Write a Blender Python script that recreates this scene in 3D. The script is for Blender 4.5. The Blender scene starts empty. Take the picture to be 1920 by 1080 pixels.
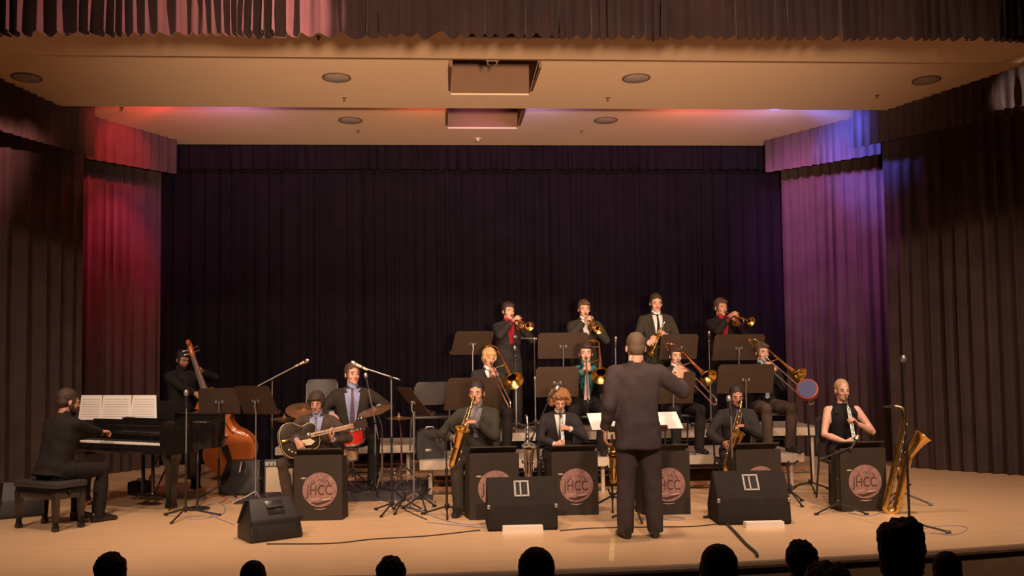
import bpy, bmesh, math, random
from mathutils import Vector, Matrix, noise
from mathutils.bvhtree import BVHTree
V = Vector
PI = math.pi
R_ = math.radians
random.seed(7)
sc = bpy.context.scene
col = sc.collection

# ------------------------------------------------------------------ camera
FPX = 1900.0
CAM = V((0, 0, 1.62))
_yaw, _pit, _rol = R_(4.3), math.atan(120 / FPX), R_(0.75)
_f = V((math.sin(_yaw) * math.cos(_pit), math.cos(_yaw) * math.cos(_pit), math.sin(_pit)))
_r0 = V((math.cos(_yaw), -math.sin(_yaw), 0))
_u0 = _r0.cross(_f)
_u = _u0 * math.cos(_rol) + _r0 * math.sin(_rol)
_r = _r0 * math.cos(_rol) - _u0 * math.sin(_rol)
cd = bpy.data.cameras.new('camera')
cd.lens = 36 * FPX / 1920
cd.sensor_width = 36
cd.clip_end = 200
cam = bpy.data.objects.new('camera', cd)
col.objects.link(cam)
cam.matrix_world = Matrix(((_r.x, _u.x, -_f.x, CAM.x), (_r.y, _u.y, -_f.y, CAM.y), (_r.z, _u.z, -_f.z, CAM.z), (0, 0, 0, 1)))
sc.camera = cam


def ray(px, py):
    return _f + _r * ((px - 960) / FPX) + _u * ((540 - py) / FPX)


def W(px, py, Z):            # point at depth Z along the optical axis
    return CAM + ray(px, py) * Z


def G(px, py, z=0.0):        # point on the level z
    d = ray(px, py)
    return CAM + d * ((z - CAM.z) / d.z)


def PYp(px, py, y):          # point on the plane world-y = y
    d = ray(px, py)
    return CAM + d * (y / d.y)


# ------------------------------------------------------------------ view and world
sc.view_settings.view_transform = 'Standard'
sc.view_settings.look = 'None'
sc.view_settings.gamma = 1
sc.view_settings.use_curve_mapping = False
sc.view_settings.exposure = 0.0
wd = bpy.data.worlds.new('hall')
sc.world = wd
wd.use_nodes = True
bg = wd.node_tree.nodes['Background']
bg.inputs[0].default_value = (1.0, 0.72, 0.5, 1)
bg.inputs[1].default_value = 0.012


def lamp(name, kind, loc, target, energy, color, size=0.3, angle=60, blend=0.5, spread=None):
    l = bpy.data.lights.new(name, kind)
    l.energy = energy
    l.color = color
    if kind == 'SPOT':
        l.spot_size = R_(angle)
        l.spot_blend = blend
        l.shadow_soft_size = size
    elif kind == 'AREA':
        l.shape = 'RECTANGLE'
        l.size, l.size_y = size if isinstance(size, tuple) else (size, size)
        if spread:
            l.spread = R_(spread)
    o = bpy.data.objects.new(name, l)
    col.objects.link(o)
    o.location = loc
    o.rotation_euler = (V(target) - V(loc)).to_track_quat('-Z', 'Y').to_euler()
    return o


WARM = (1.0, 0.69, 0.48)
# front-of-house spots, hung above the audience
for i, x in enumerate((-4.5, -1.4, 1.8, 5.2)):
    lamp('front_spot', 'SPOT', (x, 1.5, 6.2), (x * 0.82 + 0.4, 11.8, 0.6), (1750, 2350, 2500, 2350)[i], WARM, 0.22, 44, 0.9)
# added fill lamps, unseen behind the house valance, brightening the stage
for i, x in enumerate((-3.4, -0.6, 2.4, 5.4)):
    lamp('stage_fill', 'SPOT', (x, 8.95, 4.8), (x * 0.98, 11.0, 0.0), 420, (1.0, 0.70, 0.50), 0.15, 110, 0.9)
# added unseen lamp in the house, lifting ceiling clouds that floor bounce leaves dark
lamp('ceiling_fill', 'SPOT', (0.9, -1.5, 1.9), (0.9, 11.2, 5.6), 14000, (1.0, 0.66, 0.44), 0.3, 46, 0.9)
# added lamp raking the left house valance, standing for front-of-house spill
_p = W(330, 30, 8.5)
lamp('valance_spot', 'SPOT', (_p.x + 2.6, 7.2, 4.35), (_p.x - 0.4, _p.y, _p.z + 0.15), 5200, (1.0, 0.42, 0.36), 0.05, 50, 0.4)
_p = W(1880, 165, 11.35)
lamp('valance_spot', 'SPOT', (_p.x - 0.75, _p.y - 0.20, _p.z - 0.35), (_p.x + 0.25, _p.y - 0.05, _p.z - 0.05), 60, (1.0, 0.80, 0.70), 0.03, 42, 0.8)
# coloured lamps hung in the slots between the ceiling clouds
RED, BLUE, PURP = (1.0, 0.04, 0.05), (0.10, 0.14, 1.0), (0.80, 0.15, 0.75)


def slot(px, py, Z, tx, ty, tZ, e, c, ang=60, size=0.08, blend=0.6):
    lamp('slot_lamp', 'SPOT', W(px, py, Z), W(tx, ty, tZ), e, c, size, ang, blend)


# on the left curtain and valance
slot(330, 195, 13.25, 232, 275, 14.0, 420, RED, 46, blend=0.7)
slot(345, 197, 13.4, 205, 500, 14.35, 2700, RED, 44, blend=0.9)
slot(400, 197, 13.5, 235, 520, 14.8, 2600, (0.75, 0.10, 0.55), 52, blend=0.9)
# on the right curtain and valance
slot(1440, 197, 13.25, 1600, 270, 14.2, 1900, BLUE, 50, blend=0.8)
slot(1330, 197, 13.25, 1535, 430, 15.0, 1300, (0.75, 0.20, 0.75), 60, blend=0.9)
# the same lamps' spill over the rear ceiling cloud and into its hatch
_b = W(890, 203, 13.0)
SLOT_Y, SLOT_Z = _b.y + 0.09, _b.z + 0.055
for px, e, c in ((260, 60, (1.0, 0.12, 0.08)), (340, 24, (1.0, 0.15, 0.2)), (430, 70, (0.6, 0.28, 0.9)), (800, 50, (1.0, 0.2, 0.1)), (1010, 70, (0.45, 0.3, 1.0)), (1310, 75, (1.0, 0.22, 0.2)), (1400, 45, (0.9, 0.2, 0.4)), (1500, 110, (0.45, 0.35, 1.0))):
    _a = V((W(px, 203, 13.1).x, SLOT_Y, SLOT_Z))
    lamp('slot_glow', 'SPOT', _a, _a + V((0.0, 1.0, 0.0)), e, c, 0.03, 150, 1.0)
_a = W(905, 196, 13.4)
lamp('slot_glow', 'SPOT', _a, _a + V((0.0, 1.0, 0.03)), 40, (1.0, 0.30, 0.60), 0.03, 50, 1.0)

# ------------------------------------------------------------------ materials
MATS = {}


def S(r, g, b):
    def c(v):
        v /= 255
        return v / 12.92 if v <= 0.04045 else ((v + 0.055) / 1.055) ** 2.4
    return (c(r), c(g), c(b), 1)


def mat(name, color, rough=0.6, metal=0.0, var=0.12, nscale=6.0, bump=0.0, bscale=60.0, sheen=0.0, stretch=None, coat=0.0, spec=None):
    if name in MATS:
        return MATS[name]
    m = bpy.data.materials.new(name)
    m.use_nodes = True
    nt = m.node_tree
    N, L = nt.nodes, nt.links
    b = N['Principled BSDF']
    tc = N.new('ShaderNodeTexCoord')
    mp = N.new('ShaderNodeMapping')
    L.new(tc.outputs['Object'], mp.inputs[0])
    if stretch:
        mp.inputs['Scale'].default_value = stretch
    nz = N.new('ShaderNodeTexNoise')
    nz.inputs['Scale'].default_value = nscale
    nz.inputs['Detail'].default_value = 4
    L.new(mp.outputs[0], nz.inputs['Vector'])
    rp = N.new('ShaderNodeValToRGB')
    c = V(color[:3])
    rp.color_ramp.elements[0].position = 0.3
    rp.color_ramp.elements[1].position = 0.7
    rp.color_ramp.elements[0].color = (*(c * (1 - var)), 1)
    rp.color_ramp.elements[1].color = (*[min(1, k) for k in c * (1 + var)], 1)
    L.new(nz.outputs[0], rp.inputs[0])
    L.new(rp.outputs[0], b.inputs['Base Color'])
    b.inputs['Roughness'].default_value = rough
    b.inputs['Metallic'].default_value = metal
    if sheen:
        b.inputs['Sheen Weight'].default_value = sheen
        b.inputs['Sheen Roughness'].default_value = 0.5
        b.inputs['Sheen Tint'].default_value = (*[min(1, k * 3 + 0.1) for k in c], 1)
    if coat:
        b.inputs['Coat Weight'].default_value = coat
    if spec is not None:
        b.inputs['Specular IOR Level'].default_value = spec
    if bump:
        n2 = N.new('ShaderNodeTexNoise')
        n2.inputs['Scale'].default_value = bscale
        n2.inputs['Detail'].default_value = 3
        L.new(mp.outputs[0], n2.inputs['Vector'])
        bp = N.new('ShaderNodeBump')
        bp.inputs['Strength'].default_value = bump
        bp.inputs['Distance'].default_value = 0.01
        L.new(n2.outputs[0], bp.inputs['Height'])
        L.new(bp.outputs[0], b.inputs['Normal'])
    MATS[name] = m
    return m


M_velvet = mat('brown_velvet', (0.060, 0.039, 0.036, 1), 0.95, var=0.15, nscale=3, bump=0.2, sheen=0.25, spec=0.1)
M_velvet_back = mat('black_velvet', (0.0085, 0.0062, 0.0095, 1), 0.95, var=0.15, nscale=3, spec=0.05)
M_valance = mat('house_valance_velvet', (0.0145, 0.0075, 0.0072, 1), 0.95, var=0.15, nscale=3, sheen=0.25, spec=0.1)
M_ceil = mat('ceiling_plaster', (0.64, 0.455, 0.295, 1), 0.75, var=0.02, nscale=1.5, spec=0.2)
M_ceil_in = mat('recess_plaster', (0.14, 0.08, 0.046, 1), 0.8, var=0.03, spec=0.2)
M_maple = mat('maple_stage', (0.60, 0.40, 0.235, 1), 0.34, var=0.07, nscale=2.2, bump=0.02, stretch=(0.5, 9, 1), spec=0.4)
M_front = mat('stage_front_wood', (0.16, 0.09, 0.05, 1), 0.55, var=0.1)
M_house = mat('house_carpet', (0.03, 0.02, 0.02, 1), 0.95)
M_blackgloss = mat('black_lacquer', (0.012, 0.010, 0.010, 1), 0.14, var=0.05, coat=0.5)
M_blackmetal = mat('black_metal', (0.022, 0.02, 0.02, 1), 0.42, metal=0.2)
M_desk = mat('music_desk_metal', (0.066, 0.040, 0.026, 1), 0.5, metal=0.3, var=0.12, nscale=3)
M_blackplastic = mat('black_plastic', (0.017, 0.014, 0.0135, 1), 0.5, bump=0.15, bscale=180)
M_tolex = mat('speaker_carpet', (0.022, 0.0175, 0.015, 1), 0.85, bump=0.3, bscale=220, spec=0.15)
M_grille = mat('speaker_grille', (0.018, 0.016, 0.016, 1), 0.6, bump=0.3, bscale=300)
M_frontpanel = mat('stand_front_board', (0.036, 0.026, 0.020, 1), 0.7, var=0.08, nscale=3, spec=0.2)
M_emblem = mat('emblem_pink', (0.27, 0.145, 0.125, 1), 0.6, var=0.3, nscale=22)
M_ink = mat('emblem_ink', (0.06, 0.018, 0.016, 1), 0.6)
M_emblem_lt = mat('emblem_light', (0.52, 0.36, 0.30, 1), 0.6)
M_chrome = mat('chrome', (0.72, 0.70, 0.68, 1), 0.22, metal=1.0, var=0.03)
M_steel = mat('grey_steel', (0.38, 0.36, 0.36, 1), 0.38, metal=0.8, var=0.05)
M_brass = mat('lacquered_brass', (0.78, 0.50, 0.14, 1), 0.24, metal=1.0, var=0.08)
M_brassin = mat('brass_bore_shade', (0.14, 0.055, 0.012, 1), 0.35, metal=1.0, var=0.08)  # darker brass: the shade inside the bells put into the colour
M_silver = mat('silver_plate', (0.70, 0.66, 0.62, 1), 0.26, metal=1.0, var=0.05)
M_bronze = mat('cymbal_bronze', (0.44, 0.27, 0.13, 1), 0.38, metal=0.85, var=0.15, nscale=12)
M_red = mat('red_drum_wrap', (0.72, 0.02, 0.012, 1), 0.25, var=0.15, coat=0.5)
M_drumskin = mat('drum_skin', (0.70, 0.63, 0.52, 1), 0.6)
M_sunburst = mat('dark_sunburst', (0.030, 0.017, 0.008, 1), 0.5, coat=0.0, spec=0.25, var=0.3, nscale=4)
M_cream = mat('cream_plastic', (0.62, 0.50, 0.34, 1), 0.4)
M_varnish = mat('orange_brown_varnish', (0.44, 0.115, 0.025, 1), 0.22, coat=0.5, var=0.22, nscale=5, stretch=(1, 1, 0.2))
M_maplebare = mat('pale_maple', (0.55, 0.36, 0.22, 1), 0.4)
M_ebony = mat('ebony', (0.02, 0.015, 0.013, 1), 0.3)
M_paper = mat('white_paper', (0.80, 0.76, 0.74, 1), 0.8, var=0.03)
M_staff = mat('printed_staves', (0.38, 0.35, 0.34, 1), 0.8)
M_ivory = mat('piano_ivory', (0.74, 0.70, 0.68, 1), 0.3, var=0.03)
M_deckedge = mat('aluminium_deck_edge', (0.56, 0.47, 0.38, 1), 0.5, metal=0.3, var=0.06)
M_deck = mat('grey_deck_carpet', (0.30, 0.24, 0.19, 1), 0.85, var=0.1, nscale=20)
M_brace = mat('brown_brace', (0.22, 0.10, 0.045, 1), 0.6)
M_rug = mat('dark_rug', (0.045, 0.035, 0.045, 1), 0.95, var=0.25, nscale=12)
M_cable = mat('dark_cable', (0.03, 0.022, 0.025, 1), 0.6)
M_cablegrey = mat('grey_cable', (0.30, 0.26, 0.32, 1), 0.6)
M_ampgrille = mat('beige_grille_cloth', (0.42, 0.34, 0.24, 1), 0.85, var=0.06, bump=0.2, bscale=150)
M_blue = mat('blue_disc', (0.032, 0.036, 0.14, 1), 0.5, var=0.1)
M_redrim = mat('red_rim', (0.26, 0.03, 0.025, 1), 0.45)
M_seat = mat('auditorium_seat', (0.03, 0.015, 0.015, 1), 0.9)
M_chairpad = mat('black_chair_vinyl', (0.038, 0.032, 0.030, 1), 0.5, var=0.08)
M_downlight = mat('downlight_lens', (0.30, 0.24, 0.20, 1), 0.4, var=0.15, nscale=10)
M_fixture = mat('small_dark_fixture', (0.12, 0.07, 0.04, 1), 0.6)
M_eyew = mat('eye_white', (0.36, 0.28, 0.24, 1), 0.3)
M_iris = mat('iris', (0.03, 0.018, 0.012, 1), 0.2)
M_whiteshirt = mat('white_shirt', (0.68, 0.64, 0.64, 1), 0.8, var=0.05)


def cloth(name, color, bump=0.25):
    return mat(name, (*color, 1), 0.88, var=0.14, nscale=9, bump=bump, bscale=40, sheen=0.02, spec=0.12)


def skin(name, color):
    return mat(name, (*color, 1), 0.5, var=0.07, nscale=14, bump=0.04, bscale=90)


# ------------------------------------------------------------------ mesh helpers
class MB:
    def __init__(s):
        s.bm = bmesh.new()

    def _new(s, ret, M, mi=0):
        bmesh.ops.transform(s.bm, matrix=M, verts=ret)
        if mi:
            for f in {f for v in ret for f in v.link_faces}:
                f.material_index = mi

    def box(s, c, size, rot=None, bevel=0.0, mi=0, seg=2):
        M = Matrix.Translation(c) @ (rot.to_4x4() if rot else Matrix()) @ Matrix.Diagonal((*size, 1))
        tmp = bmesh.new()
        bmesh.ops.create_cube(tmp, size=1.0)
        bmesh.ops.transform(tmp, matrix=M, verts=tmp.verts)
        if bevel:
            bmesh.ops.bevel(tmp, geom=tmp.edges[:], offset=bevel, segments=seg, profile=0.5, affect='EDGES')
        s.merge(tmp, mi)
        return s

    def merge(s, tmp, mi=0, M=None):
        if M is not None:
            bmesh.ops.transform(tmp, matrix=M, verts=tmp.verts)
        vm = {}
        for v in tmp.verts:
            vm[v] = s.bm.verts.new(v.co)
        for f in tmp.faces:
            try:
                nf = s.bm.faces.new([vm[v] for v in f.verts])
                nf.material_index = mi if mi is not None else f.material_index
            except ValueError:
                pass
        tmp.free()
        return s

    def addmesh(s, me, M, mi=0):
        vs = [s.bm.verts.new(M @ v.co) for v in me.vertices]
        for p in me.polygons:
            try:
                f = s.bm.faces.new([vs[i] for i in p.vertices])
                f.material_index = p.material_index if mi is None else mi
            except ValueError:
                pass
        return s

    def rings(s, rings, close=True, cap=True, mi=0):
        """rings: list of lists of points, all the same length."""
        vr = [[s.bm.verts.new(p) for p in r] for r in rings]
        n = len(vr[0])
        for a, b in zip(vr, vr[1:]):
            for i in range(n if close else n - 1):
                j = (i + 1) % n
                f = s.bm.faces.new((a[i], a[j], b[j], b[i]))
                f.material_index = mi
        if cap and close:
            f = s.bm.faces.new(vr[0][::-1]); f.material_index = mi
            f = s.bm.faces.new(vr[-1]); f.material_index = mi
        return s

    def tube(s, pts, r, n=8, mi=0, cap=True, ell=1.0, up=None):
        pts = [V(p) for p in pts]
        rs = r if isinstance(r, (list, tuple)) else [r] * len(pts)
        T = []
        for i in range(len(pts)):
            a = pts[max(0, i - 1)]
            b = pts[min(len(pts) - 1, i + 1)]
            d = (b - a)
            T.append(d.normalized() if d.length > 1e-9 else V((0, 0, 1)))
        u = up or (V((0, 0, 1)) if abs(T[0].z) < 0.9 else V((1, 0, 0)))
        u = (u - T[0] * u.dot(T[0])).normalized()
        rings = []
        for i, p in enumerate(pts):
            u = (u - T[i] * u.dot(T[i]))
            u = u.normalized() if u.length > 1e-6 else T[i].orthogonal().normalized()
            w = T[i].cross(u)
            rings.append([p + (u * math.cos(a) * ell + w * math.sin(a)) * rs[i] for a in [2 * PI * k / n for k in range(n)]])
        return s.rings(rings, cap=cap, mi=mi)

    def lathe(s, prof, M=None, n=20, mi=0, cap=True):
        M = M or Matrix()
        rings = [[M @ V((r * math.cos(2 * PI * k / n), r * math.sin(2 * PI * k / n), z)) for k in range(n)] for r, z in prof]
        return s.rings(rings, cap=cap, mi=mi)

    def ell(s, c, r, mi=0, n=14, rot=None):
        tmp = bmesh.new()
        bmesh.ops.create_uvsphere(tmp, u_segments=n, v_segments=max(6, n * 2 // 3), radius=1)
        M = Matrix.Translation(c) @ (rot.to_4x4() if rot else Matrix()) @ Matrix.Diagonal((*r, 1))
        return s.merge(tmp, mi, M)

    def prism(s, outline, d0, d1, M=None, mi=0):
        """outline (x, z) pairs extruded along y from d0 to d1."""
        M = M or Matrix()
        a = [M @ V((x, d0, z)) for x, z in outline]
        b = [M @ V((x, d1, z)) for x, z in outline]
        return s.rings([a, b], mi=mi)

    def mesh(s, name='m'):
        me = bpy.data.meshes.new(name)
        bmesh.ops.recalc_face_normals(s.bm, faces=s.bm.faces[:])
        s.bm.to_mesh(me)
        s.bm.free()
        return me


def obj(name, mb, mats, parent=None, ang=35, smooth=True):
    me = mb.mesh(name) if isinstance(mb, MB) else mb
    if not me.materials:
        for m in (mats if isinstance(mats, (list, tuple)) else [mats]):
            me.materials.append(m)
    if smooth:
        me.shade_smooth()
        me.set_sharp_from_angle(angle=R_(ang))
    o = bpy.data.objects.new(name, me)
    col.objects.link(o)
    if parent:
        o.parent = parent
    return o


def thing(name, label, cat, M=None, group=None):
    o = bpy.data.objects.new(name, None)
    col.objects.link(o)
    if M is not None:
        o.matrix_world = M if isinstance(M, Matrix) else Matrix.Translation(M)
    o.empty_display_size = 0.1
    return tag(o, label, cat, group)


def tag(o, label, cat, group=None):
    o['label'] = label
    o['category'] = cat
    if group:
        o['group'] = group
    return o


def struct(name, mb, m, parent=None, **k):
    o = obj(name, mb, m, parent, **k)
    if parent is None:
        o['kind'] = 'structure'
    return o


def place(x, y, z=0.0, rz=0.0, sc_=1.0):
    return Matrix.Translation((x, y, z)) @ Matrix.Rotation(rz, 4, 'Z') @ Matrix.Scale(sc_, 4)


def aim(o, d, up=(0, 0, 1)):
    """local -Y goes along d, +Z near up."""
    y = -V(d).normalized()
    z = V(up)
    z = (z - y * z.dot(y)).normalized()
    x = y.cross(z)
    return Matrix(((x.x, y.x, z.x, o[0]), (x.y, y.y, z.y, o[1]), (x.z, y.z, z.z, o[2]), (0, 0, 0, 1)))


def remeshed(mb, voxel, smooth=3, fac=0.5, name='r'):
    me = mb.mesh(name)
    o = bpy.data.objects.new('tmp', me)
    col.objects.link(o)
    md = o.modifiers.new('r', 'REMESH')
    md.mode = 'VOXEL'
    md.voxel_size = voxel
    if smooth:
        ms = o.modifiers.new('s', 'SMOOTH')
        ms.iterations = smooth
        ms.factor = fac
    dg = bpy.context.evaluated_depsgraph_get()
    dg.update()
    out = bpy.data.meshes.new_from_object(o.evaluated_get(dg), depsgraph=dg)
    bpy.data.objects.remove(o)
    bpy.data.meshes.remove(me)
    out.name = name
    return out


def wrinkle(me, amp, freq, seed=0.0, zs=1.0):
    ns = [v.normal.copy() for v in me.vertices]
    for v, n in zip(me.vertices, ns):
        p = V((v.co.x * freq + seed, v.co.y * freq, v.co.z * freq * zs))
        v.co += n * (noise.noise(p) * amp + noise.noise(p * 2.3) * amp * 0.4)
    return me


def bez(p0, p1, p2, p3, n=8):
    out = []
    for i in range(n + 1):
        t = i / n
        out.append(V(p0) * (1 - t) ** 3 + V(p1) * 3 * t * (1 - t) ** 2 + V(p2) * 3 * t * t * (1 - t) + V(p3) * t ** 3)
    return out


def spline(pts, n=6):
    """Catmull-Rom through pts."""
    P = [V(p) for p in pts]
    P = [P[0] * 2 - P[1]] + P + [P[-1] * 2 - P[-2]]
    out = []
    for i in range(1, len(P) - 2):
        a, b, c, d = P[i - 1:i + 3]
        for k in range(n):
            t = k / n
            out.append(0.5 * ((2 * b) + (c - a) * t + (2 * a - 5 * b + 4 * c - d) * t * t + (3 * b - a - 3 * c + d) * t ** 3))
    out.append(P[-2])
    return out


def text_mesh(txt, size, depth=0.001):
    cu = bpy.data.curves.new('t', 'FONT')
    cu.body = txt
    cu.size = size
    cu.extrude = depth
    cu.align_x = 'CENTER'
    o = bpy.data.objects.new('t', cu)
    col.objects.link(o)
    dg = bpy.context.evaluated_depsgraph_get()
    dg.update()
    me = bpy.data.meshes.new_from_object(o.evaluated_get(dg), depsgraph=dg)
    bpy.data.objects.remove(o)
    return me

# ------------------------------------------------------------------ the setting
XC = 0.95                       # the stage's middle
YB = 15.6                       # the back curtain

# stage floor with a bowed apron
mb = MB()
def apron(x):
    return 7.62 + 0.022 * (x - 0.2) ** 2 if x > 0.2 else 7.62 + 0.010 * (x - 0.2) ** 2
xs = [-11 + i * 0.5 for i in range(49)]
top = [V((x, apron(x), 0)) for x in xs] + [V((13, 17, 0)), V((-11, 17, 0))]
mb.rings([[p + V((0, 0, -0.06)) for p in top], top])
struct('floor', mb, M_maple)
mb = MB()
mb.rings([[V((x, apron(x) + 0.03, -0.07)) for x in xs] + [V((x, apron(x) + 0.15, -0.07)) for x in xs[::-1]],
          [V((x, apron(x) + 0.03, -0.6)) for x in xs] + [V((x, apron(x) + 0.15, -0.6)) for x in xs[::-1]]])
struct('wall_stage_front', mb, M_front)
mb = MB()
pts = [V((x, apron(x) - 0.012, -0.028)) for x in xs]
mb.tube(pts, 0.03, n=8)
struct('trim_1', mb, M_front)
mb = MB().box((1, 1.2, -0.65), (24, 14, 0.1))
struct('floor_house', mb, M_house)
mb = MB().box((1, 16.8, 2.6), (24, 0.2, 5.9))
struct('wall_back', mb, M_house)
for nm, x in (('wall_left', -10.8), ('wall_right', 12.8)):
    struct(nm, MB().box((x, 8, 2.4), (0.2, 18, 6.6)), M_house)

# ceiling: three sloped clouds, back edge lower, a slot between them
cl = bpy.data.objects.new('ceiling', None)
col.objects.link(cl)
cl['kind'] = 'structure'
TH = 0.02


def yz_at(py, Z):
    p = W(890, py, Z)
    return p.y, p.z


B1, B2, B3 = yz_at(110, 11.0), yz_at(203, 13.0), yz_at(272, 15.45)
SL = 0.075
panels = [(8.72, B1[1] + (B1[0] - 8.72) * 0.02, *B1), (B1[0] + 0.02, B2[1] + SL * (B2[0] - B1[0]), *B2), (B2[0] + 0.02, B3[1] + SL * (B3[0] - B2[0]), *B3)]
HX0, HX1 = 0.16, 1.12         # recess span in x
rec = [(yz_at(20, 9.4)[0], yz_at(73, 10.3)[0], 0.30, 1.34), (yz_at(123, 11.3)[0], yz_at(177, 12.48)[0], 0.205, 1.165), (yz_at(200, 13.25)[0], yz_at(248, 14.6)[0], 0.19, 1.19)]
CX0, CX1 = -9.6, 12.0
def cz(k, y):
    y0, z0, y1, z1 = panels[k]
    return z0 + (z1 - z0) * (y - y0) / (y1 - y0)
for k, (y0, z0, y1, z1) in enumerate(panels):
    ra, rb, hx0, hx1 = rec[k]
    mb = MB()
    for (xa, xb, ya, yb) in ((CX0, hx0, y0, y1), (hx1, CX1, y0, y1), (hx0, hx1, y0, ra), (hx0, hx1, rb, y1)):
        lo = [V((xa, ya, cz(k, ya))), V((xb, ya, cz(k, ya))), V((xb, yb, cz(k, yb))), V((xa, yb, cz(k, yb)))]
        mb.rings([lo, [p + V((0, 0, TH)) for p in lo]])
    obj('panel', mb, M_ceil, cl, smooth=False)
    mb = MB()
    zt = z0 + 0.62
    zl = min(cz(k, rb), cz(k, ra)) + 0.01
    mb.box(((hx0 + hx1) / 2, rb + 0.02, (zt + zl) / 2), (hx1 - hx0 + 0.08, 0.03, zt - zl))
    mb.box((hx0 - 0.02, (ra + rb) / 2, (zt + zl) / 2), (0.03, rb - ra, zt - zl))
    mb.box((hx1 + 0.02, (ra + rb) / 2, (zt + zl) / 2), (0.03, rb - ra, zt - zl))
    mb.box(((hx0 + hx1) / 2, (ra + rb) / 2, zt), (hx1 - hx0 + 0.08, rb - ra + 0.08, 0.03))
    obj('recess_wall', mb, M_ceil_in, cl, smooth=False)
mb = MB().box((1, 12.3, 5.75), (23.5, 7.6, 0.1))
obj('upper_slab', mb, M_house, cl, smooth=False)
mb = MB()


def ceil_pt(px, py):
    d = ray(px, py)
    best = None
    for k, (y0, z0, y1, z1) in enumerate(panels):
        # plane through (y0,z0),(y1,z1)
        n = V((0, -(z1 - z0), y1 - y0))
        t = n.dot(V((0, y0, z0)) - CAM) / n.dot(d)
        p = CAM + d * t
        if y0 - 0.05 <= p.y <= y1 + 0.05:
            best = (p, math.atan2(z1 - z0, y1 - y0))
            break
    return best


def ceil_round(name, px, py, r, label, cat, group, m):
    p, a = ceil_pt(px, py)
    M = Matrix.Translation(p) @ Matrix.Rotation(a, 4, 'X')
    t = thing(name, label, cat, M, group)
    if r > 0.06:
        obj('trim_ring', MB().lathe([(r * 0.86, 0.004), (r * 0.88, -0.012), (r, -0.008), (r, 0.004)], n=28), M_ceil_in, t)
        obj('lens', MB().lathe([(r * 0.87, 0.0), (r * 0.86, -0.010), (r * 0.6, -0.020), (r * 0.25, -0.024), (0.002, -0.025)], n=28), m, t)
    else:
        obj('plate', MB().lathe([(r, 0.002), (r, -0.008), (r * 0.5, -0.012)], n=14), m, t)
        obj('nozzle', MB().lathe([(r * 0.35, -0.008), (r * 0.3, -0.03), (r * 0.6, -0.034), (r * 0.6, -0.038)], n=10), m, t)


for px, py, lab in ((50, 145, 'round recessed ceiling light cut by the dark left valance'), (631, 145, 'round recessed ceiling light left of the big ceiling hatch'),
                    (1193, 146, 'round recessed ceiling light right of the big ceiling hatch'), (1737, 150, 'round recessed ceiling light beside the dark right valance'),
                    (657, 225, 'round ceiling light on the rear panel, left of the pink-lit hatch'), (1136, 225, 'round ceiling light on the rear panel, right of the pink-lit hatch')):
    ceil_round('ceiling_light', px, py, 0.168, lab, 'ceiling light', 'round lights in the stage ceiling', M_downlight)
for px, py, lab in ((646, 183, 'tiny sprinkler below the left middle ceiling light'), (1140, 183, 'tiny sprinkler below the right middle ceiling light'),
                    (672, 244, 'tiny sprinkler on the rear ceiling panel, left side'), (1091, 244, 'tiny sprinkler on the rear ceiling panel, right side'),
                    (1645, 178, 'small dark sprinkler near the right valance'), (228, 202, 'small sprinkler at the panel edge near the red curtain'),
                    (597, 68, 'tiny sprinkler just under the house valance, left half'), (1224, 70, 'tiny sprinkler just under the house valance, right half'),
                    (1812, 70, 'tiny sprinkler under the far right of the house valance')):
    ceil_round('sprinkler', px, py, 0.026, lab, 'sprinkler', 'ceiling sprinklers', M_fixture)
ceil_round('smoke_detector', 896, 260, 0.05, 'small pale round detector below the pink-lit ceiling hatch', 'detector', None, M_cream)
# dark fixture at the front of the middle recess
p = W(923, 113, 11.35)
t = thing('hatch_bracket', 'small dark bracket on the front lip of the large ceiling hatch', 'bracket', p)
obj('plate', MB().box((0, 0, 0), (0.15, 0.03, 0.03), bevel=0.004), M_fixture, t)
for s_ in (-1, 1):
    obj('hook', MB().tube([(s_ * 0.05, 0, 0), (s_ * 0.05, 0, -0.05), (s_ * 0.03, -0.02, -0.06)], 0.009), M_fixture, t)


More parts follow.
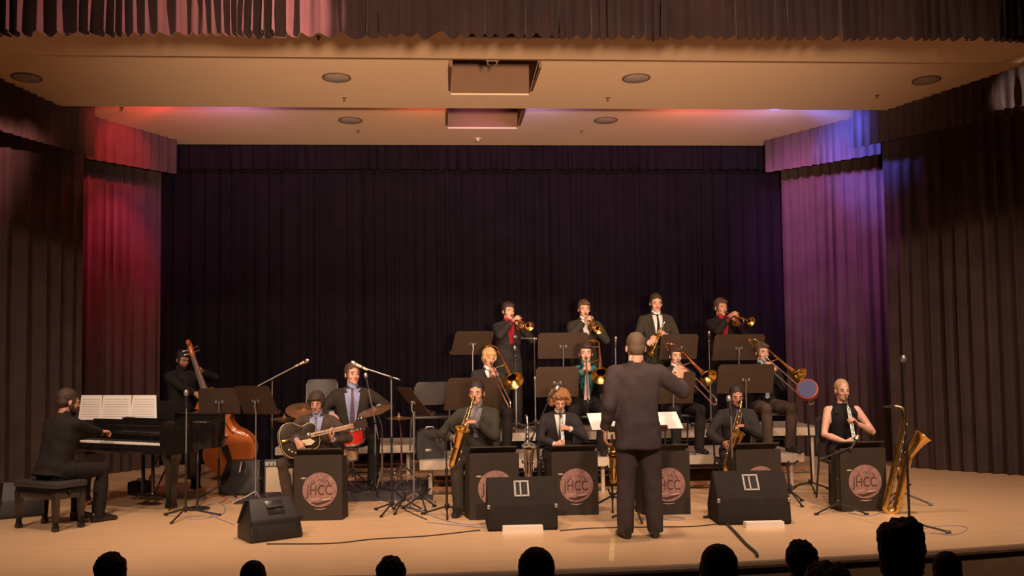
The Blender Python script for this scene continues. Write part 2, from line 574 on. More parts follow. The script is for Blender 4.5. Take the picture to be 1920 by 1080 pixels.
# ------------------------------------------------------------------ curtains
def curtain(name, label, pa, pb, z0, z1, m, wl=0.17, amp=0.055, seed=0, rows=10, zt=None, flare=0.0, group=None, hem=True, thick=0.006, sag=0.0, irr=0.55):
    """pleated cloth from pa to pb (x, y); z0 bottom, z1 top (zt: top at pb)."""
    rnd = random.Random(seed)
    a, b = V((*pa, 0)), V((*pb, 0))
    Lg = (b - a).length
    d = (b - a) / Lg
    nrm = V((d.y, -d.x, 0))
    n = int(Lg / wl * 9) + 2
    ph, phs = 0.0, []
    k1 = rnd.random() * 10
    for i in range(n):
        ph += 2 * PI / 9 * (0.8 + irr * noise.noise(V((i * 0.055 + seed * 3.1, k1, 0))))
        phs.append(ph)
    front, back = [], []
    zt = z1 if zt is None else zt
    for j in range(rows + 1):
        t = j / rows
        fr, bk = [], []
        for i in range(n):
            u = i / (n - 1)
            ztop = z1 + (zt - z1) * u
            z = ztop + (z0 - ztop) * t + (sag * math.sin(phs[i]) * t)
            am = amp * (0.35 + 0.65 * t ** 0.5) * (0.8 + (0.5 if irr < 0.7 else 1.3) * noise.noise(V((i * 0.03, seed, t * 1.5))))
            off = math.sin(phs[i] + 0.5 * noise.noise(V((i * 0.02, t * 2, seed)))) * am + 0.3 * am * math.sin(phs[i] * 2.17 + seed)
            sl = 0.35 * am * math.cos(phs[i])
            p = a + d * (Lg * u + sl) + nrm * (off + flare * t)
            p.z = z
            fr.append(p)
            bk.append(p - nrm * thick)
        front.append(fr)
        back.append(bk)
    mb = MB()
    bm = mb.bm
    F = [[bm.verts.new(p) for p in r] for r in front]
    Bk = [[bm.verts.new(p) for p in r] for r in back]
    for j in range(rows):
        for i in range(n - 1):
            bm.faces.new((F[j][i], F[j][i + 1], F[j + 1][i + 1], F[j + 1][i]))
            bm.faces.new((Bk[j][i], Bk[j + 1][i], Bk[j + 1][i + 1], Bk[j][i + 1]))
    for i in range(n - 1):
        bm.faces.new((F[0][i], Bk[0][i], Bk[0][i + 1], F[0][i + 1]))
        bm.faces.new((F[rows][i], F[rows][i + 1], Bk[rows][i + 1], Bk[rows][i]))
    for j in range(rows):
        bm.faces.new((F[j][0], F[j + 1][0], Bk[j + 1][0], Bk[j][0]))
        bm.faces.new((F[j][-1], Bk[j][-1], Bk[j + 1][-1], F[j + 1][-1]))
    o = obj(name, mb, m, ang=80)
    tag(o, label, 'curtain', group)
    return o


def xy(px, Z, py=560):
    p = W(px, py, Z)
    return (p.x, p.y)


bl, br = PYp(285, 560, YB), PYp(1492, 560, YB)
zb = B3[1]
curtain('back_curtain', 'black pleated curtain hanging across the whole back of the stage', (bl.x - 0.3, YB), (br.x + 0.3, YB), 0.01, zb + 0.3, M_velvet_back, 0.15, 0.05, 1, 8)
curtain('back_valance', 'short black valance across the top of the black back curtain', (bl.x - 0.2, YB - 0.22), (br.x + 0.2, YB - 0.22), PYp(890, 322, YB)[2], zb + 0.25, M_velvet_back, 0.15, 0.04, 2, 4)
# side legs, set at an angle on each side (far: lit by the coloured lamps)
LB, LM, LF = xy(300, 15.0), xy(158, 13.75), xy(150, 13.3)
LE = xy(-70, 11.9)
RB, RM, RF = xy(1472, 15.6), xy(1672, 14.35), xy(1664, 13.9)
RE = xy(2010, 12.3)
curtain('side_curtain', 'pleated side curtain on the left glowing red and magenta', (LM[0] - 0.35, LM[1] - 0.25), LB, 0.01, 4.95, M_velvet, 0.12, 0.06, 3)
curtain('side_curtain', 'unlit dark brown side curtain on the left, behind the pianist', LE, LF, 0.01, 4.95, M_velvet, 0.15, 0.07, 4)
curtain('side_curtain', 'pleated side curtain on the right glowing purple and blue', RB, (RM[0] + 0.3, RM[1] - 0.2), 0.01, 4.95, M_velvet, 0.12, 0.06, 5)
curtain('side_curtain', 'unlit dark brown side curtain on the right, behind the standing baritone saxophone', RF, RE, 0.01, 5.0, M_velvet, 0.15, 0.075, 6)


def zpx(px, py, Z):
    return W(px, py, Z).z


VB = xy(331, 14.75)
VM = xy(168, 13.45)
curtain('side_valance', 'short red-lit valance above the glowing left curtain', (VM[0] - 0.1, VM[1]), VB, zpx(331, 324, 14.75), 4.95, M_velvet, 0.12, 0.035, 7, 5, group='side valances')
curtain('side_valance', 'short dark valance above the unlit left curtain', xy(-135, 10.5), xy(172, 13.1), zpx(172, 292, 13.1), 5.0, M_velvet, 0.12, 0.035, 8, 5, group='side valances')
VB2, VM2 = xy(1442, 15.35), xy(1618, 14.1)
curtain('side_valance', 'short purple and blue lit valance above the glowing right curtain', VB2, (VM2[0] + 0.25, VM2[1] - 0.15), zpx(1442, 321, 15.35), 4.95, M_velvet, 0.12, 0.035, 9, 5, group='side valances')
curtain('side_valance', 'short dark valance above the unlit right curtain', xy(1611, 13.7), xy(2022, 11.2), zpx(1611, 274, 13.7), 5.0, M_velvet, 0.12, 0.035, 10, 5, group='side valances')
# pale gathered scrap of cloth at the far right
pa = W(1838, 160, 11.6)
curtain('valance_end', 'small pale-lit gathered valance end near the top right', (pa.x, pa.y), (pa.x + 0.62, pa.y - 0.85), zpx(1855, 212, 11.6), zpx(1840, 150, 11.6), M_velvet, 0.10, 0.06, 11, 5, zt=zpx(1900, 112, 11.3))
# proscenium around the opening, outside the picture
hv = xy(960, 8.6)[1]
for nm, bx in (('wall_proscenium_header', (1, hv - 0.32, 5.55, 23.4, 0.25, 1.2)), ('wall_proscenium_left', (-8.4, hv - 0.32, 2.45, 4.6, 0.25, 5.0)), ('wall_proscenium_right', (9.9, hv - 0.32, 2.45, 5.6, 0.25, 5.0))):
    struct(nm, MB().box(bx[:3], bx[3:]), M_house, smooth=False)
# house valance across the proscenium
v0, v1 = xy(-60, 8.32), xy(1980, 8.88)
v0, v1 = (v0[0] - 1.6 * (v1[0] - v0[0]) / 10, v0[1] - 1.6 * (v1[1] - v0[1]) / 10), (v1[0] + 2.4 * (v1[0] - v0[0]) / 10, v1[1] + 2.4 * (v1[1] - v0[1]) / 10)
curtain('house_valance', 'wide dark pleated valance across the top of the stage opening', v0, v1, zpx(960, 58, 8.6), 5.4, M_valance, 0.085, 0.05, 12, 5, sag=0.014, irr=1.1)


# ------------------------------------------------------------------ risers
def deck(x0, x1, y0, y1, h, label):
    t = thing('riser_deck', label, 'stage riser', place((x0 + x1) / 2, (y0 + y1) / 2, 0), 'riser decks')
    w, d = x1 - x0 - 0.008, y1 - y0 - 0.008
    obj('deck_top', MB().box((0, 0, h - 0.012), (w - 0.04, d - 0.04, 0.024)), M_deck, t, smooth=False)
    fr = MB()
    for sx, sy, bx, by in ((0, -d / 2 + 0.012, w, 0.024), (0, d / 2 - 0.012, w, 0.024)):
        fr.box((sx, sy, h - 0.052), (bx, by, 0.10))
    for s_ in (-1, 1):
        fr.box((s_ * (w / 2 - 0.012), 0, h - 0.052), (0.024, d - 0.05, 0.10))
    obj('deck_frame', fr, M_deckedge, t, smooth=False)
    for a in (-1, 1):
        for b in (-1, 1):
            obj('leg', MB().tube([(a * (w / 2 - 0.12), b * (d / 2 - 0.1), h - 0.1), (a * (w / 2 - 0.12), b * (d / 2 - 0.1), 0.0)], 0.024), M_deckedge, t)
    br = MB()
    for b in (-1, 1):
        obj('brace', MB().box((0, b * (d / 2 - 0.1), 0.07), (w - 0.24, 0.02, 0.045)), M_brace, t, smooth=False)
    pass


T2Y = G(1150, 857, 0.4).y
xa, xb = G(787, 859, 0.4).x, G(1536, 857, 0.4).x
xm = (xa + xb) / 2
deck(xa, xm, T2Y, T2Y + 1.2, 0.4, 'front riser deck under the blond trombonist')
deck(xm, xb, T2Y, T2Y + 1.2, 0.4, 'front riser deck under the rightmost trombonist')
T3Y = T2Y + 1.22
xa3, xb3 = PYp(880, 810, T3Y).x, PYp(1545, 810, T3Y).x
xm3 = (xa3 + xb3) / 2
deck(xa3, xm3, T3Y, T3Y + 1.2, 0.6, 'highest rear riser deck under the two left trumpeters')
deck(xm3, xb3, T3Y, T3Y + 1.2, 0.6, 'highest rear riser deck under the two right trumpeters')
xa4, xb4 = PYp(515, 830, 13.7).x, PYp(782, 830, 13.7).x
deck(xa4, xb4, 13.7, 14.9, 0.4, 'riser deck behind the drummer')

# ------------------------------------------------------------------ people
_cache = {}


def hand_mesh(pose, side):
    """wrist at the origin, fingers along +Y, palm faces -Z; side +1 = left hand (thumb towards +X)."""
    k = ('hand', pose, side)
    if k in _cache:
        return _cache[k]
    curls = {'grip': (48, 62, 42), 'hold': (30, 45, 30), 'relax': (18, 28, 18), 'flat': (6, 8, 5), 'key': (12, 48, 30), 'cup': (35, 30, 20)}[pose]
    mb = MB()
    rings = []
    for y, w, h, z in ((-0.03, 0.026, 0.019, 0), (0.0, 0.028, 0.019, 0), (0.03, 0.036, 0.017, 0), (0.065, 0.041, 0.015, 0.0), (0.092, 0.040, 0.012, 0.0)):
        rings.append([V((w * math.cos(a), y, z + h * math.sin(a))) for a in [2 * PI * i / 14 for i in range(14)]])
    mb.rings(rings)
    for fx, ln, r in ((0.030, 0.074, 0.0088), (0.010, 0.083, 0.0092), (-0.011, 0.077, 0.0088), (-0.030, 0.060, 0.0078)):
        p = V((fx * side, 0.078, -0.001))
        a = 0.0
        spread = fx * side * 1.6
        pts = [p.copy() - V((0, 0.02, 0)), p.copy()]
        ext = 6 if fx < 0 else 0
        for sg, c in zip((0.44, 0.31, 0.25), curls):
            a += R_(c + ext)
            p = p + V((spread * 0.3, math.cos(a), -math.sin(a))) * ln * sg
            pts.append(p.copy())
        mb.tube(pts, [r * 1.1, r * 1.1, r, r * 0.92, r * 0.75], n=10)
        mb.ell(pts[-1], (r * 0.8,) * 3, n=8)
    bend = 0.55 if pose in ('grip', 'hold', 'cup') else 0.2
    pts = [V((0.016 * side, 0.012, -0.005)), V((0.036 * side, 0.036, -0.012)), V((0.052 * side, 0.062, -0.018 - 0.02 * bend)), V((0.050 * side, 0.086, -0.026 - 0.035 * bend))]
    mb.tube(pts, [0.016, 0.0135, 0.0105, 0.0085], n=10)
    mb.ell(pts[-1], (0.009,) * 3, n=8)
    me = remeshed(mb, 0.0048, 2, name='hand')
    _cache[k] = me
    return me


def head_mesh(kind):
    k = ('head', kind)
    if k in _cache:
        return _cache[k]
    f = kind == 'f'
    wd_ = {'m': 1.0, 'f': 0.93, 'b': 1.07}[kind]
    mb = MB()
    E = mb.ell
    E((0, 0.012, 0.108), (0.074 * wd_, 0.094, 0.090), n=24)
    E((0, -0.030, 0.070), (0.063 * wd_, 0.060, 0.086), n=20)
    E((0, -0.028, 0.012), (0.053 * wd_, 0.060, 0.046), n=20); E((0, -0.050, 0.0), (0.040 * wd_, 0.040, 0.034), n=16)
    E((0, -0.072, -0.016), (0.023 * wd_, 0.019, 0.018), n=12)
    for s_ in (-1, 1):
        E((s_ * 0.034 * wd_, -0.058, 0.050), (0.024, 0.025, 0.028), n=12)
        E((s_ * 0.030, -0.081, 0.101), (0.025, 0.011, 0.009), n=10)
        E((s_ * 0.0765 * wd_, 0.012, 0.066), (0.009, 0.018, 0.030), n=12, rot=Matrix.Rotation(s_ * 0.25, 3, 'Z'))
        E((s_ * 0.012, -0.103, 0.047), (0.009, 0.009, 0.008), n=8)
    mb.tube([(0, -0.088, 0.092), (0, -0.101, 0.070), (0, -0.112, 0.053)], [0.008, 0.010, 0.0125], n=10)
    E((0, -0.113, 0.050), (0.012, 0.009, 0.010), n=10)
    E((0, -0.092, 0.028), (0.024, 0.008, 0.0065), n=10)
    E((0, -0.090, 0.016), (0.021, 0.009, 0.0075), n=10)
    mb.tube([(0, 0.03, -0.09), (0, 0.012, 0.02)], [0.054 if not f else 0.045, 0.053 if not f else 0.045], n=18)
    me = remeshed(mb, 0.0055, 4, name='head')
    for p in me.polygons:
        c = p.center
        p.material_index = 1 if (abs(c.x) < 0.024 and 0.010 < c.z < 0.034 and c.y < -0.093) else 0
    _cache[k] = me
    return me


def hair_mesh(style):
    k = ('hair', style)
    if k in _cache:
        return _cache[k]
    mb = MB()
    E = mb.ell
    amp, fr, vox = 0.003, 60, 0.007
    if style == 'short':
        E((0, 0.022, 0.121), (0.083, 0.099, 0.090), n=24); E((0, 0.050, 0.070), (0.077, 0.066, 0.065), n=18)
        for s_ in (-1, 1): E((s_ * 0.070, -0.018, 0.095), (0.012, 0.024, 0.035), n=10)
    elif style == 'buzz':
        E((0, 0.022, 0.117), (0.079, 0.094, 0.088), n=24); E((0, 0.048, 0.065), (0.074, 0.064, 0.06), n=18)
        amp = 0.0015
    elif style == 'side':
        E((0, 0.020, 0.124), (0.086, 0.101, 0.092), n=24); E((0, 0.052, 0.068), (0.079, 0.068, 0.068), n=18)
        E((0.015, -0.052, 0.163), (0.062, 0.040, 0.028), n=14, rot=Matrix.Rotation(0.25, 3, 'Y'))
        for s_ in (-1, 1): E((s_ * 0.072, -0.020, 0.095), (0.012, 0.026, 0.04), n=10)
    elif style == 'mop':
        E((0, 0.018, 0.124), (0.092, 0.106, 0.096), n=24); E((0, 0.050, 0.065), (0.086, 0.074, 0.075), n=18)
        E((0, -0.058, 0.140), (0.066, 0.036, 0.038), n=16)
        for s_ in (-1, 1): E((s_ * 0.074, -0.022, 0.095), (0.018, 0.034, 0.05), n=12)
        amp = 0.010
    elif style == 'curly':
        E((0, 0.052, 0.118), (0.132, 0.115, 0.112), n=24); E((0, -0.030, 0.178), (0.100, 0.075, 0.050), n=18)
        for s_ in (-1, 1): E((s_ * 0.100, 0.0, 0.085), (0.044, 0.055, 0.07), n=12); E((s_ * 0.07, -0.03, 0.165), (0.05, 0.05, 0.045), n=12)
        amp, fr, vox = 0.020, 45, 0.008
    elif style == 'pulled':
        E((0, 0.020, 0.117), (0.077, 0.096, 0.089), n=24); E((0, 0.045, 0.075), (0.070, 0.065, 0.06), n=16)
        E((0, 0.122, 0.110), (0.034, 0.030, 0.034), n=12)
        mb.tube([(0, 0.13, 0.11), (0, 0.15, 0.05), (0, 0.13, -0.04)], [0.022, 0.024, 0.008], n=10)
        amp = 0.002
    elif style == 'bushy':
        E((0, 0.022, 0.125), (0.096, 0.108, 0.098), n=24); E((0, 0.055, 0.07), (0.09, 0.078, 0.08), n=18); E((0, 0.0, 0.18), (0.07, 0.07, 0.045), n=14)
        amp, fr = 0.010, 40
    elif style == 'flattop':
        mb.tube([(0, 0.015, 0.03), (0, 0.02, 0.09), (0, 0.02, 0.16), (0.006, 0.02, 0.225), (0.012, 0.02, 0.243)], [0.074, 0.084, 0.090, 0.086, 0.062], n=22)
        amp, fr = 0.010, 50
    me = remeshed(mb, vox, 2, name='hair')
    wrinkle(me, amp, fr, 3.1)
    # trim what would cover the face
    if style in ('short', 'buzz', 'side', 'pulled', 'mop', 'curly', 'bushy'):
        lim = {'mop': 0.118, 'curly': 0.125}.get(style, 0.132)
        for v in me.vertices:
            if v.co.y < -0.045 and v.co.z < lim and abs(v.co.x) < 0.066:
                v.co.y = max(v.co.y, -0.045)
    _cache[k] = me
    return me


def beard_mesh():
    if 'beard' in _cache:
        return _cache['beard']
    mb = MB()
    mb.ell((0, -0.040, 0.002), (0.060, 0.060, 0.036), n=18)
    mb.ell((0, -0.078, -0.020), (0.030, 0.022, 0.024), n=12)
    for s_ in (-1, 1):
        mb.ell((s_ * 0.062, -0.012, 0.035), (0.014, 0.026, 0.040), n=12)
        mb.ell((s_ * 0.014, -0.096, 0.036), (0.016, 0.008, 0.006), n=8)
    me = remeshed(mb, 0.006, 2, name='beard')
    wrinkle(me, 0.003, 70)
    _cache['beard'] = me
    return me


def ik(a, b, l1, l2, hint):
    d = b - a
    L = d.length
    mx = (l1 + l2) * 0.995
    if L > mx:
        b = a + d * (mx / L)
        d = b - a
        L = mx
    L = max(L, abs(l1 - l2) + 0.02)
    c = (l1 * l1 - l2 * l2 + L * L) / (2 * L)
    h = math.sqrt(max(0, l1 * l1 - c * c))
    dn = d.normalized()
    hp = V(hint) - dn * V(hint).dot(dn)
    return a + dn * c + hp.normalized() * h, b


class Person:
    """local frame: faces -Y, image right is +X when rot = 0; feet or seat above z = 0."""

    def __init__(p, s=1.0, sit=True, seat=0.45, lean=4, side=0, twist=0, hp=0, hyaw=0, hroll=0, wide=1.0, hunch=0, legs=None, head='m', pz=None, neck=0.0, py=0.0):
        p.s, p.sit, p.wide, p.kind = s, sit, wide, head
        zp = (seat + 0.085 * s) if sit else 0.93 * s
        p.P = V((0, py, pz if pz else zp))
        sp = V((math.sin(R_(side)), -math.sin(R_(lean)), math.cos(R_(lean)) * math.cos(R_(side)))).normalized()
        p.sp = sp
        xt = V((math.cos(R_(twist)), math.sin(R_(twist)), 0))
        p.xa = (xt - sp * xt.dot(sp)).normalized()
        p.fr = p.xa.cross(sp).normalized()
        if p.fr.y > 0:
            p.fr = -p.fr
        p.N = p.P + sp * 0.515 * s
        p.Nn = p.N + (sp * 0.6 + V((0, -math.sin(R_(hunch)) * 1.2, 0.5))).normalized() * (0.068 + neck) * s
        ex = Matrix.Rotation(R_(hyaw), 4, 'Z') @ Matrix.Rotation(R_(hroll), 4, 'Y') @ Matrix.Rotation(R_(hp), 4, 'X')
        p.HM = Matrix.Translation(p.Nn) @ ex @ Matrix.Scale(s, 4)
        p.SL = p.N - sp * 0.075 * s + p.xa * 0.170 * s * wide        # image right: the person's left
        p.SR = p.N - sp * 0.075 * s - p.xa * 0.170 * s * wide
        p.legs = legs
        p.arm = {}

    def head_pt(p, v):
        return p.HM @ V(v)

    @property
    def mouth(p):
        return p.head_pt((0, -0.105, 0.022))

    @property
    def top(p):
        return p.head_pt((0, 0.01, 0.212))

    def hand(p, side, grip, F, Nrm, hint, pose='grip', direct=False):
        """side 'L' is the person's left (+X). grip: where the palm touches."""
        s = p.s
        F, Nn = V(F).normalized(), V(Nrm)
        Nn = (Nn - F * Nn.dot(F)).normalized()
        wr = V(grip) - (F * 0.075 + Nn * 0.022) * s
        sh = p.SL if side == 'L' else p.SR
        el, wr = ik(sh, wr, 0.285 * s, 0.262 * s, hint)
        p.arm[side] = (sh, el, wr, F, Nn, pose)

    def leg_pts(p):
        s = p.s
        out = {}
        for sd, sg in (('R', -1), ('L', 1)):
            hip = p.P + V((sg * 0.095 * s, 0, -0.01 * s))
            if p.legs and sd in p.legs:
                k, a = p.legs[sd]
                k, a = V(k), V(a)
            elif p.sit:
                k = V((sg * 0.17 * s, -0.43 * s + p.P.y, p.P.z - 0.02))
                a = V((sg * 0.15 * s, -0.40 * s + p.P.y, 0.085 * s))
            else:
                a = V((sg * 0.13 * s, 0.01, 0.085 * s))
                k = (hip + a) / 2 + V((sg * 0.01, -0.03, 0.02))
            out[sd] = (hip, k, a)
        return out

    def build(p, M, label, skin_m, jacket, trousers, shirt=None, tie=None, hair=('short', None), beard=None, shoes=None, vw=0.055, vlen=0.30, dress=False, group=None, seed=0, hem=0.2, tall_collar=False, lipc=None, openj=False, name='person', tiew=0.028, cup_=0.0, jhem_d=0.0, nofeet=False, bulk=1.0):
        s, P, N, sp, xa, fr = p.s, p.P, p.N, p.sp, p.xa, p.fr
        w = p.wide
        t = thing(name, label, 'person', M, group)

        def torso(mb, g, hemlen=0.0, gd=None, sh=1.0, lo=-9.0):
            gd = gd if gd is not None else g
            secs = [(-0.03, 0.155, 0.110, 0), (0.06, 0.158, 0.112, 0), (0.26, 0.140 * w, 0.102, 0.004), (0.48, 0.152 * w, 0.110, 0.008), (0.68, 0.166 * w, 0.118, 0.006),
                    (0.82, 0.172 * w, 0.108, 0.0), (0.91, 0.140 * w * sh, 0.086, -0.008), (0.97, 0.085, 0.066, -0.012), (1.02, 0.052, 0.055, -0.012)]
            if hemlen:
                secs = [(-hemlen / 0.515, 0.178, 0.125 + jhem_d, 0)] + secs
            rings = []
            for tt, a_, b_, o_ in secs:
                if tt < lo:
                    continue
                c = P + sp * 0.515 * s * tt + fr * o_ * s
                ra, rb = (a_ + g) * s, (b_ + gd) * s
                rings.append([c + xa * ra * (abs(math.cos(a)) ** 0.85 * (1 if math.cos(a) > 0 else -1)) + fr * rb * (abs(math.sin(a)) ** 0.85 * (1 if math.sin(a) > 0 else -1))
                              for a in [2 * PI * i / 26 for i in range(26)]])
            mb.rings(rings)

        def limb(mb, pts, rs, n=14):
            mb.tube(pts, rs, n=n)
            for q, r in zip(pts, rs):
                mb.ell(q, (r, r, r), n=12)

        legs = p.leg_pts()
        # --- body, one continuous mesh
        mb = MB()
        torso(mb, 0.0)
        for sd in p.arm:
            sh, el, wr, F, Nn, pose = p.arm[sd]
            mid = sh.lerp(el, 0.45)
            fm = el.lerp(wr, 0.3)
            mb.tube([N - sp * 0.03 * s, (N - sp * 0.045 * s).lerp(sh, 0.6) + sp * 0.006 * s, sh], [0.036 * s, 0.042 * s, 0.048 * s], n=14)
            limb(mb, [sh, mid, el, fm, wr], [0.052 * s, 0.047 * s, 0.037 * s, 0.040 * s, 0.026 * s])
        for sd, (hip, k, a) in legs.items():
            limb(mb, [hip, hip.lerp(k, 0.4), k, k.lerp(a, 0.3), a], [0.085 * s, 0.078 * s, 0.053 * s, 0.054 * s, 0.036 * s])
            limb(mb, [a - V((0, 0, 0.02 * s)), a + V((0, -0.12 * s, -0.062 * s))], [0.032 * s, 0.018 * s])
        limb(mb, [N - sp * 0.03 * s, p.HM @ V((0, 0.012, 0.02))], [0.054 * s if p.kind != 'f' else 0.044 * s, 0.052 * s if p.kind != 'f' else 0.043 * s])
        vox = 0.012 if dress else 0.017
        bme = remeshed(mb, vox, 3, name='body')
        B = MB()
        B.addmesh(bme, Matrix(), 0)
        bpy.data.meshes.remove(bme)
        B.addmesh(head_mesh(p.kind), p.HM, None)
        for sd in p.arm:
            sh, el, wr, F, Nn, pose = p.arm[sd]
            z = -Nn
            x = F.cross(z)
            HMt = Matrix(((x.x, F.x, z.x, wr.x), (x.y, F.y, z.y, wr.y), (x.z, F.z, z.z, wr.z), (0, 0, 0, 1))) @ Matrix.Scale(s * 1.03, 4)
            B.addmesh(hand_mesh(pose, 1 if sd == 'L' else -1), HMt, 0)
        lip = lipc or mat('lips', (0.42, 0.13, 0.10, 1), 0.5)
        obj('body', B, [skin_m, lip], t, ang=60)
        # --- eyes and brows
        for sg in (-1, 1):
            e = MB().ell(p.HM @ V((sg * 0.031, -0.0795, 0.080)), (0.0115 * s, 0.0115 * s, 0.0085 * s), n=12)
            eo = obj('eye', e, M_eyew, t)
            obj('iris', MB().ell(p.HM @ V((sg * 0.031, -0.0868, 0.0785)), (0.0058 * s,) * 3, n=10), M_iris, eo)
            if hair[1]:
                obj('eyebrow', MB().tube([p.HM @ V(q) for q in ((sg * 0.014, -0.096, 0.101), (sg * 0.030, -0.097, 0.107), (sg * 0.047, -0.086, 0.103))], [0.003 * s, 0.0042 * s, 0.002 * s], n=6), hair[1], t)
        if hair[1]:
            H = MB()
            H.addmesh(hair_mesh(hair[0]), p.HM)
            obj('hair', H, hair[1], t, ang=80)
        if beard:
            H = MB()
            H.addmesh(beard_mesh(), p.HM)
            obj('beard', H, beard, t, ang=80)
        # --- trousers
        mb = MB()
        rings = []
        for tt, a_, b_ in ((-0.10 if not p.sit else -0.05, 0.14, 0.10), (0.0, 0.168, 0.122), (0.12, 0.166, 0.118), (0.2, 0.152, 0.108)):
            c = P + sp * 0.515 * s * tt
            rings.append([c + xa * a_ * s * math.cos(a) + fr * b_ * s * math.sin(a) for a in [2 * PI * i / 22 for i in range(22)]])
        mb.rings(rings)
        tr = 1.0 if not dress else 0.92
        for sd, (hip, k, a) in legs.items():
            dn = (k - a).normalized()
            rs = [0.100 * s, 0.096 * s, 0.073 * s * tr * bulk, 0.070 * s * tr * bulk, 0.066 * s * tr * bulk, 0.066 * s * tr * bulk]
            pts = [hip, hip.lerp(k, 0.45), k, k.lerp(a, 0.35), k.lerp(a, 0.75), a - dn * 0.045 * s]
            limb(mb, pts[:5], rs[:5], n=16)
            mb.tube(pts[4:], [rs[4], 0.060 * s * bulk], n=16)
        me = remeshed(mb, 0.016, 3, name='trousers')
        wrinkle(me, 0.006, 11, seed, 0.6)
        obj('skirt' if dress else 'trousers', me, trousers, t, ang=70)
        # --- shoes
        if not nofeet:
            for sd, (hip, k, a) in legs.items():
                sg = -1 if sd == 'R' else 1
                dd = V((sg * 0.12, -1, 0)).normalized()
                mb = MB()
                side_ = V((dd.y, -dd.x, 0))
                prof = [(-0.07, 0.030, 0.045), (-0.02, 0.036, 0.055), (0.06, 0.040, 0.040), (0.13, 0.046, 0.028), (0.185, 0.036, 0.020), (0.205, 0.015, 0.012)]
                rings = []
                for yy, hw, hh in prof:
                    c = V((a.x, a.y, 0)) + dd * yy * s
                    base = a.z - 0.085 * s
                    rings.append([c + side_ * hw * s * math.cos(q) + V((0, 0, base + hh * s * (1 + math.sin(q)) * (1.0 if math.sin(q) > 0 else 1.0) + 0.002)) for q in [2 * PI * i / 14 for i in range(14)]])
                mb.rings(rings)
                obj('shoe', mb, shoes or mat('black_shoe', (0.02, 0.017, 0.016, 1), 0.3), t)
        # --- jacket (or dress top)
        mb = MB()
        if dress:
            torso(mb, 0.010, lo=-0.1)
        else:
            hl = hem * s if not p.sit else 0.06
            torso(mb, 0.024, hemlen=hl, gd=0.022, sh=1.12)
            for sd in p.arm:
                sh, el, wr, F, Nn, pose = p.arm[sd]
                end = el.lerp(wr, 0.93)
                limb(mb, [sh, sh.lerp(el, 0.4), el, el.lerp(end, 0.5)], [0.066 * s * bulk, 0.067 * s * bulk, 0.056 * s * bulk, 0.052 * s * bulk], n=16)
                mb.tube([N - sp * 0.035 * s, (N - sp * 0.035 * s).lerp(sh, 0.6) + sp * 0.004 * s, sh], [0.052 * s, 0.060 * s, 0.062 * s], n=16)
                mb.tube([el, el.lerp(end, 0.5), end], [0.056 * s, 0.052 * s, 0.045 * s], n=16)
        if not dress and p.sit:
            # jacket skirt falling over the thighs
            for sd, (hip, k, a) in legs.items():
                q = hip.lerp(k, 0.30)
                mb.tube([hip + V((0, 0.03, 0.0)), q + V((0, 0, 0.004))], [0.112 * s, 0.104 * s], n=14)
        me = remeshed(mb, 0.0135, 3, name='jacket')
        if not dress:
            wrinkle(me, 0.0075, 10, seed + 5)
        bv = BVHTree.FromPolygons([v.co for v in me.vertices], [q.vertices for q in me.polygons])
        obj('dress_top' if dress else 'jacket', me, jacket, t, ang=70)
        if not dress:
            for sd in p.arm:
                sh, el, wr, F, Nn, pose = p.arm[sd]
                d = (wr - el).normalized()
                if shirt:
                    obj('cuff', MB().tube([wr - d * 0.035 * s, wr - d * 0.002 * s], [0.036 * s, 0.036 * s], n=14), shirt, t)

        # --- draped front
        def drape(nm, u0, u1, t0, t1, off, m, rows=9, cols=5, parent=t, th=0.004):
            fr_, bk_ = [], []
            for j in range(rows + 1):
                tt = t0 + (t1 - t0) * j / rows
                ra = []
                for i in range(cols + 1):
                    a0, a1 = u0(j / rows), u1(j / rows)
                    u = a0 + (a1 - a0) * i / cols
                    o = N - sp * tt * s + xa * u * s + fr * 0.45
                    h = bv.ray_cast(o, -fr)
                    if h[0] is None:
                        ra.append(N - sp * tt * s + xa * u * s + fr * 0.07 * s)
                    else:
                        ra.append(h[0])
                fr_.append([q + fr * off * s for q in ra])
                bk_.append([q + fr * (off - th) * s for q in ra])
            mb_ = MB()
            rings = []
            for a_, b_ in zip(fr_, bk_):
                rings.append(a_ + b_[::-1])
            mb_.rings(rings)
            return obj(nm, mb_, m, parent, ang=50)
        if shirt and not dress:
            drape('shirt_front', lambda q: -(vw * (1 - q) ** 0.7 + 0.006), lambda q: vw * (1 - q) ** 0.7 + 0.006, 0.005, vlen, 0.004, shirt)
            mbc = MB()
            nb = N + (p.Nn - N) * 0.30
            ax = (p.Nn - N).normalized()
            mbc.tube([N - ax * 0.014 * s, nb - ax * 0.001 * s, nb + ax * (0.032 + cup_) * s], [0.070 * s, 0.064 * s, (0.058 + cup_ * 0.2) * s], n=18)
            obj('collar', mbc, shirt, t)
        if not dress:
            axn = (p.Nn - N).normalized()
            yb_ = -fr
            arcs = []
            for zz, rr in ((-0.018, 0.094), (0.004, 0.080), (0.024, 0.073), (0.028, 0.069), (0.004, 0.073), (-0.018, 0.088)):
                arcs.append([N + axn * zz * s + (xa * math.cos(q_) + yb_ * math.sin(q_)) * rr * s * (1.0 if math.sin(q_) > 0 else 0.96) for q_ in [R_(-48 + 276 * i / 18) for i in range(19)]])
            mbk = MB()
            mbk.rings([[arcs[k][i] for k in range(6)] for i in range(19)])
            obj('jacket_collar', mbk, jacket, t)
